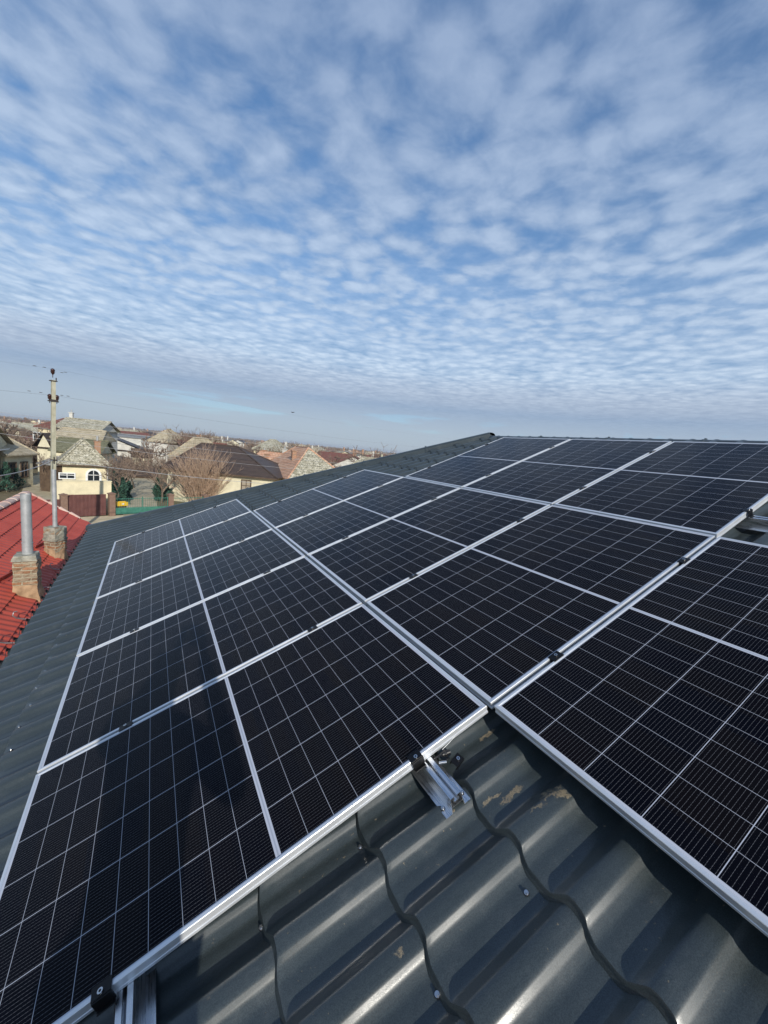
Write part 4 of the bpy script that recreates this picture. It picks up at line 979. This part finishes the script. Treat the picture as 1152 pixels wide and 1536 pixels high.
# evergreens and climbers by the driveway
def evergreen(label, p, h, wd, seed, n=900):
    rn = random.Random(seed); o = thing('evergreen_shrub', label, 'shrub', TR(p.x, p.y, 0), 'evergreen shrubs along the driveway')
    MB().tube([(0,0,0),(0.03,0,h*0.5),(0,0,h*0.9)], [0.06,0.04,0.015], 6).build('trunk', M['bark'], o)
    m_ = MB()
    for i in range(n):
        t = rn.random() ** 0.8; z = 0.15 + t * h * 0.9; r = wd * (1 - t * 0.75) * rn.uniform(0.35, 1.05) * (0.8 + 0.35 * math.sin(z * 5 + seed)); a = rn.random() * 6.283
        c_ = Vector((math.cos(a) * r, math.sin(a) * r, z)); s = rn.uniform(0.05, 0.12)
        e1 = Vector((rn.gauss(0,1), rn.gauss(0,1), rn.gauss(0,1))).normalized() * s; e2 = Vector((rn.gauss(0,1), rn.gauss(0,1), rn.gauss(0,1))).normalized() * s
        m_.add([c_ - e1 * 1.4, c_ + e2 * 0.6, c_ + e1 * 1.4, c_ - e2 * 0.6], [(0,1,2,3)])
    m_.build('foliage', M['leafg'], o)
evergreen('dark green conifer at the left side of the driveway, behind the gate', G(184, 757), 2.1, 0.55, 1)
evergreen('second dark conifer just behind the one left of the driveway', G(191, 750), 2.0, 0.5, 2)
evergreen('green evergreen right of the driveway, next to the bare bush', G(236, 752), 2.0, 0.5, 3)
evergreen('low spreading evergreen between the driveway and the bare bush', G(250, 752), 1.2, 0.7, 4)
evergreen('dark shrub in the shade before the left cottage wing', G(22, 732), 1.7, 0.8, 5)
evergreen('dark tall evergreen close to the left cottage wall', G(10, 738), 2.4, 0.6, 6)
evergreen('dark ivy-like shrub right beside the yellow cottage', G(171, 748), 2.3, 0.35, 7)
# ================================================================== UTILITY POLE AND WIRES
M['poleconc'] = noisy('weathered_concrete_pole', (0.33, 0.31, 0.22), (0.45, 0.43, 0.33), 4, 0.9, bump=0.006)
M['insul'] = mat('brown_porcelain', (0.045, 0.018, 0.015), 0.25)[0]
M['iron'] = mat('rusty_bracket', (0.06, 0.05, 0.045), 0.7, 0.5)[0]
pz = 7.80; pole = thing('utility_pole', 'tall square concrete utility pole with brown insulators standing beyond the red roof', 'pole', T((-3.43, 22.0, 0)) @ Matrix.Rotation(R(1.1), 4, 'Y') @ Matrix.Rotation(R(22), 4, 'Z'))
mb = MB(); rough_block(mb, (0, 0, -0.3), (0.185, 0.185, pz + 0.1), 0, 14, 0.003, 0.76, seed=2); mb.build('shaft', M['poleconc'], pole)
def insulator(m_, x, y, z, s=1.0):
    m_.tube([(x,y,z-0.12),(x,y,z)], 0.014, 8); m_.tube([(x,y,z+q*s) for q in (0,0.04,0.05,0.08,0.09,0.13,0.14,0.18,0.20,0.22)], [0.02*s,0.04*s,0.065*s,0.045*s,0.075*s,0.05*s,0.075*s,0.06*s,0.045*s,0.01*s], 12)
mb = MB(); mb.box((0,0,pz-0.24),(0.26,0.20,0.035)); mb.box((0.10,0,pz-0.17),(0.035,0.035,0.16)); mb.build('bracket', M['iron'], pole)
mb = MB(); mb.box((0,0,pz-1.10),(0.36,0.18,0.045)); mb.box((0,-0.10,pz-1.07),(0.30,0.02,0.09)); mb.build('bracket', M['iron'], pole)
mb = MB(); insulator(mb, -0.02, 0, pz + 0.02, 1.2); mb.build('insulator', M['insul'], pole)
for sx in (-0.125, 0.125): mb = MB(); insulator(mb, sx, 0, pz - 1.07, 1.2); mb.build('insulator', M['insul'], pole)
mb = MB(); mb.tube([(-0.11,-0.08,4.15),(0.11,-0.08,4.15)], 0.035, 8); mb.tube([(0,-0.11,4.0),(0,-0.11,4.3)], 0.02, 8); mb.build('cable_anchor', M['iron'], pole)
M['wire'] = mat('dull_wire', (0.07, 0.07, 0.075), 0.6)[0]; M['wirel'] = mat('pale_grey_cable', (0.42, 0.42, 0.42), 0.6)[0]
def wire(label, a, b, sag, r=0.012, m_='wire', group='overhead wires'):
    a, b = Vector(a), Vector(b); pts = []
    for i in range(25): t = i / 24; p = a.lerp(b, t); p.z -= sag * 4 * t * (1 - t); pts.append(p)
    tag(MB().tube(pts, r, 5).build('overhead_wire', M[m_]), label, 'wire', group)
Pp = lambda z, dx=0.0: Vector((-3.43 + z * 0.0192 + dx, 22.0 - 0.02, z))
fdv = fd
endR = lambda z: Pp(z) + fdv * 38 + Vector((0, 0, -0.6)); endL = lambda z: Pp(z) - fdv * 36 + Vector((0, 0, 0))
# second pole of the same line, hidden far right, and one far left carry the wires
def small_pole(label, p, h):
    o = thing('utility_pole', label, 'pole', T((p.x, p.y, 0))); m_ = MB(); rough_block(m_, (0,0,-0.2), (0.28,0.28,h+0.2), 0, 6, 0.004, 0.7, seed=6); m_.build('shaft', M['poleconc'], o)
    m_ = MB(); m_.box((0,0,h-0.3),(0.6,0.2,0.06)); m_.build('bracket', M['iron'], o)
q1 = E(571, 677, 5.8); 
small_pole('short concrete post rising just over the grey roof edge at the far right', G(571, 700, 1.0) * 1.0, 1.0) if False else None
v = ray(571, 700); v = Vector((v.x, v.y)).normalized() * 46; pr_ = Vector((CAMLOC.x + v.x, CAMLOC.y + v.y, 0))
small_pole('pale concrete post rising just over the grey roof edge, right of the village', pr_, 5.55)
tag(bpy.data.objects['utility_pole.001'], group=None)
pl_ = Pp(0) - fd * 34; small_pole('utility pole standing outside to the left, end of the street wires', pl_, 8.6)
topA = Pp(pz + 0.25); lowA = Pp(pz - 1.3, -0.2); lowB = Pp(pz - 1.3, 0.2)
def span(zl, zr, dx, lab, sag=0.35, r=0.011, m_='wire'):
    wire(lab, Vector((pl_.x, pl_.y, zl)), Vector((-3.43 + dx, 22, zl)), sag, r, m_)
# five low street wires crossing from the left edge to the far post
for i, (yl_, yr, lab) in enumerate(((617, 664, 'highest'), (625, 676, 'second highest'), (632, 683, 'third'), (640, 690, 'fourth'), (649, 697, 'lowest'))):
    a = AT(-30, yl_ - 3, 31); b_ = AT(600, yr + 18, 46)
    wire('long thin wire over the street, %s of the five that cross the houses' % lab, a, b_, 0.35, 0.0085, 'wire' if i % 2 else 'wirel')
wire('pale service cable running down to the left from the pole', Pp(4.15), AT(-20, 716, 17.5), 0.12, 0.016, 'wirel', None)
wire('pale service cable running right from the pole over the driveway and bush', Pp(4.15), AT(440, 728, 33), 0.15, 0.014, 'wirel', None)
for k, (z_, dx) in enumerate(((pz + 0.27, 0), (pz - 0.85, -0.125), (pz - 0.85, 0.125))):
    # short dark spacers seen on the hair-thin line wires
    nm = ['on the top wire', 'on the left lower wire', 'on the right lower wire'][k]
    a = Pp(z_, dx); wire('hair-thin line wire %s leaving the pole to the left' % nm.replace('on the', 'at the'), a, a - fd * 34 + Vector((0, 0, 0)), 0.4, 0.0016)
    wire('hair-thin line wire %s leaving the pole to the right' % nm.replace('on the', 'at the'), a, a + fd * 40, 0.4, 0.0016)
M['ceram'] = mat('grey_spacer', (0.10, 0.10, 0.11), 0.6)[0]
for j, (sd, d_, z_) in enumerate(((-1, 0.30, pz + 0.27), (-1, 0.62, pz + 0.26), (1, 0.30, pz + 0.17), (1, 0.42, pz + 0.21), (-1, 0.42, pz - 0.80), (-1, 0.80, pz - 0.80), (1, 0.30, pz - 0.80), (1, 0.52, pz - 0.80))):
    p = Pp(z_) + fd * sd * d_
    tag(MB().tube([p - fd * 0.06, p - fd * 0.03, p + fd * 0.03, p + fd * 0.06], [0.006, 0.014, 0.014, 0.006], 6).build('wire_spacer', M['ceram']), 'small dark spacer on the %s wire, %s of the pole, %s one' % ('top' if j < 4 else 'lower', 'left' if sd < 0 else 'right', 'nearer' if j in (0, 2, 4, 6) else 'farther'), 'spacer', 'wire spacers by the pole')

# a bird in flight
bp = AT(439, 619, 40)
bird = thing('bird', 'tiny dark bird flying over the rooftops', 'bird', T(bp) @ Matrix.Rotation(0.6, 4, 'Z') @ Matrix.Scale(0.75, 4))
mb = MB(); mb.tube([(-0.17,0,0),(-0.12,0,0.01),(-0.04,0,0.02),(0.05,0,0.02),(0.10,0,0.03),(0.14,0,0.03),(0.17,0,0.02)], [0.01,0.03,0.055,0.05,0.032,0.034,0.006], 10)
M['feather'] = mat('dark_feathers', (0.02, 0.02, 0.022), 0.7)[0]
for s_ in (-1, 1): mb.add([(0.06,s_*0.03,0.03),(-0.06,s_*0.03,0.03),(-0.05,s_*0.18,0.10),(0.02,s_*0.32,0.04),(0.07,s_*0.17,0.11)], [(0,1,2,3,4)])
mb.add([(-0.12,-0.02,0.01),(-0.12,0.02,0.01),(-0.25,0.05,0.0),(-0.25,-0.05,0.0)], [(0,1,2,3)]); mb.build('body', M['feather'], bird)

# ================================================================== THE PHOTOGRAPHER
# stands behind the lens on the bare tiles; only the shadow reaches the picture
fw = Vector((-C2W[0][2], -C2W[1][2], -C2W[2][2])); rt = Vector((C2W[0][0], C2W[1][0], C2W[2][0])); upv = Vector((C2W[0][1], C2W[1][1], C2W[2][1]))
fh = Vector((fw.x, fw.y, 0)).normalized(); rh = Vector((fh.y, -fh.x, 0)); CB = Vector((0.27, -1.46, 0))
def W3(a, r_, z): return CB + fh * a + rh * r_ + Vector((0, 0, z))
def CS(x, y, z): return CAMLOC + rt * x + upv * y - fw * z            # camera space, z behind the lens
def tz(p): return RZ + p.x * math.tan(PITCH) - 0.125 / math.cos(PITCH) + 0.012
M['skin'] = noisy('skin', (0.50, 0.30, 0.21), (0.58, 0.36, 0.26), 9, 0.5); M['jacket'] = noisy('navy_work_jacket', (0.02, 0.03, 0.06), (0.035, 0.045, 0.08), 12, 0.85)
M['trousers'] = noisy('grey_work_trousers', (0.06, 0.06, 0.065), (0.09, 0.09, 0.095), 12, 0.9); M['hair'] = noisy('dark_hair', (0.015, 0.010, 0.008), (0.035, 0.024, 0.016), 30, 0.6)
M['shoe'] = mat('dark_shoe_leather', (0.02, 0.018, 0.016), 0.6)[0]
def skinned(name, nodes, edges, material, parent, root=0, sub=1):
    bm0 = bmesh.new(); ly = bm0.verts.layers.skin.verify(); vs = [bm0.verts.new(n[0]) for n in nodes]
    for a, b in edges: bm0.edges.new((vs[a], vs[b]))
    for v_, n in zip(vs, nodes): v_[ly].radius = n[1] if isinstance(n[1], tuple) else (n[1], n[1])
    vs[root][ly].use_root = True
    me = bpy.data.meshes.new(name); bm0.to_mesh(me); bm0.free(); me.materials.append(material)
    o = link(name, me, parent); sk = o.modifiers.new('skin', 'SKIN'); sk.use_smooth_shade = True
    sb = o.modifiers.new('smooth', 'SUBSURF'); sb.levels = sub; sb.render_levels = sub + 1
    return o
per = thing('person', 'person in navy jacket and grey trousers standing on the bare tiles holding up a phone', 'person', Matrix.Identity(4))
nodes, edges = [], []
def nd(p, r, parent=None):
    nodes.append((p, r)); i = len(nodes) - 1
    if parent is not None: edges.append((parent, i))
    return i
pel = nd(W3(0, 0, 5.12), (0.12, 0.10)); wst = nd(W3(0.01, 0, 5.30), (0.115, 0.09), pel); chs = nd(W3(0.02, 0, 5.48), (0.13, 0.10), wst); nk0 = nd(W3(0.03, 0, 5.64), 0.062, chs)
nk = nd(W3(0.05, 0, 5.715), 0.052, nk0); jaw = nd(W3(0.075, 0, 5.775), (0.062, 0.07), nk); hd = nd(W3(0.070, 0, 5.845), (0.074, 0.088), jaw); hd2 = nd(W3(0.055, 0, 5.905), (0.066, 0.078), hd)
legj = {}
for s_, off in ((-1, -0.13), (1, 0.17)):
    hp = nd(W3(0.0, s_ * 0.095, 5.04), 0.095, pel); ft_ = W3(0.02, off, 0); g_ = tz(ft_); kn = nd(W3(0.05, off * 0.95, (5.04 + g_) / 2 + 0.03), 0.062, hp); an = nd(Vector((ft_.x, ft_.y, g_ + 0.10)), 0.042, kn)
    legj[s_] = (hp, kn, an, ft_, g_)
    sh = nd(W3(0.02, s_ * 0.19, 5.565), 0.062, chs); el = nd(W3(0.13, s_ * 0.30, 5.40), 0.045, sh)
    wr = nd(CS(s_ * 0.085, -0.115, 0.070), 0.028, el); pm = nd(CS(s_ * 0.066, -0.055, 0.045), (0.030, 0.020), wr); pm2 = nd(CS(s_ * 0.058, -0.020, 0.036), (0.034, 0.016), pm)
    for k, (y1, y2, ln) in enumerate(((0.012, 0.030, 1.0), (-0.006, 0.010, 1.05), (-0.026, -0.012, 1.0), (-0.046, -0.034, 0.82))):
        a = nd(CS(s_ * 0.066, y1, 0.028), 0.0095, pm2); b = nd(CS(s_ * (0.058 + 0.004 * k), y2, 0.022), 0.0085, a); nd(CS(s_ * 0.036 * (2 - ln), y2 + 0.004, 0.021), 0.0075, b)
    t1 = nd(CS(s_ * 0.044, -0.050, 0.044), 0.0115, pm); t2 = nd(CS(s_ * 0.026, -0.040, 0.036), 0.0100, t1); nd(CS(s_ * 0.012, -0.030, 0.032), 0.0085, t2)
skinned('body', nodes, edges, M['skin'], per)
jk = [(W3(0, 0, 4.96), (0.175, 0.140)), (W3(0, 0, 5.10), (0.168, 0.130)), (W3(0.01, 0, 5.30), (0.150, 0.115)), (W3(0.02, 0, 5.48), (0.165, 0.125)), (W3(0.03, 0, 5.61), (0.085, 0.085))]; je = [(0, 1), (1, 2), (2, 3), (3, 4)]
for s_ in (-1, 1):
    b = len(jk); jk += [(W3(0.02, s_ * 0.20, 5.565), 0.078), (W3(0.13, s_ * 0.30, 5.40), 0.060), (CS(s_ * 0.088, -0.135, 0.082), 0.040)]; je += [(3, b), (b, b + 1), (b + 1, b + 2)]
skinned('jacket', jk, je, M['jacket'], per)
tk = [(W3(0, 0, 5.10), (0.145, 0.115))]; te = []
for s_ in (-1, 1):
    hp, kn, an, ft_, g_ = legj[s_]; b = len(tk); tk += [(W3(0.0, s_ * 0.10, 5.02), 0.108), (nodes[kn][0], 0.078), (Vector((ft_.x, ft_.y, g_ + 0.10)), 0.062)]; te += [(0, b), (b, b + 1), (b + 1, b + 2)]
    MB().tube([Vector((ft_.x, ft_.y, g_ + 0.075)) - fh * 0.07, Vector((ft_.x, ft_.y, g_ + 0.065)), Vector((ft_.x, ft_.y, g_ + 0.05)) + fh * 0.10, Vector((ft_.x, ft_.y, g_ + 0.045)) + fh * 0.19], [0.045, 0.055, 0.048, 0.030], 12).build('shoe', M['shoe'], per)
skinned('trousers', tk, te, M['trousers'], per)
skinned('hair', [(W3(0.01, 0, 5.80), (0.060, 0.060)), (W3(0.015, 0, 5.87), (0.082, 0.078)), (W3(0.045, 0, 5.935), (0.078, 0.085))], [(0, 1), (1, 2)], M['hair'], per)
for s_ in (-1, 1):
    MB().tube([W3(0.05, s_ * 0.085, 5.815), W3(0.045, s_ * 0.096, 5.84), W3(0.05, s_ * 0.088, 5.865)], [0.010, 0.016, 0.011], 8).build('ear', M['skin'], per)
    MB().tube([W3(0.140, s_ * 0.032, 5.845), W3(0.150, s_ * 0.032, 5.845), W3(0.155, s_ * 0.032, 5.845)], [0.012, 0.011, 0.005], 10).build('eye', M['whitepaint'], per)
MB().tube([W3(0.148, 0, 5.855), W3(0.166, 0, 5.825), W3(0.158, 0, 5.812)], [0.008, 0.014, 0.013], 8).build('nose', M['skin'], per)
MB().tube([W3(0.142, -0.022, 5.782), W3(0.152, 0, 5.783), W3(0.142, 0.022, 5.782)], [0.003, 0.007, 0.003], 8).build('mouth', M['oldridge'], per)
PM = Matrix.Translation(CAMLOC) @ C2W.to_4x4() @ T((0, -0.030, 0.0115))
ph = thing('phone', 'black phone held upright in both hands by the person', 'phone', PM)
MB().box((0, 0, 0), (0.071, 0.147, 0.0078), bev=0.002).build('case', M['plastic'], ph); MB().box((0, 0, 0.0042), (0.065, 0.140, 0.0006)).build('screen', M['glass'], ph)

# ================================================================== HAZE
hm = bpy.data.materials.new('haze'); hm.use_nodes = True; ht = hm.node_tree; ht.nodes.clear()
pv = ht.nodes.new('ShaderNodeVolumePrincipled'); pv.inputs['Color'].default_value = (0.88, 0.92, 1.0, 1); pv.inputs['Density'].default_value = 0.00035; pv.inputs['Anisotropy'].default_value = 0.2
ho = ht.nodes.new('ShaderNodeOutputMaterial'); ht.links.new(pv.outputs[0], ho.inputs['Volume'])
mb = MB(); mb.box((0, 0, 6.0), (6100, 6100, 14.0)); tag(mb.build('haze', hm), kind='stuff')
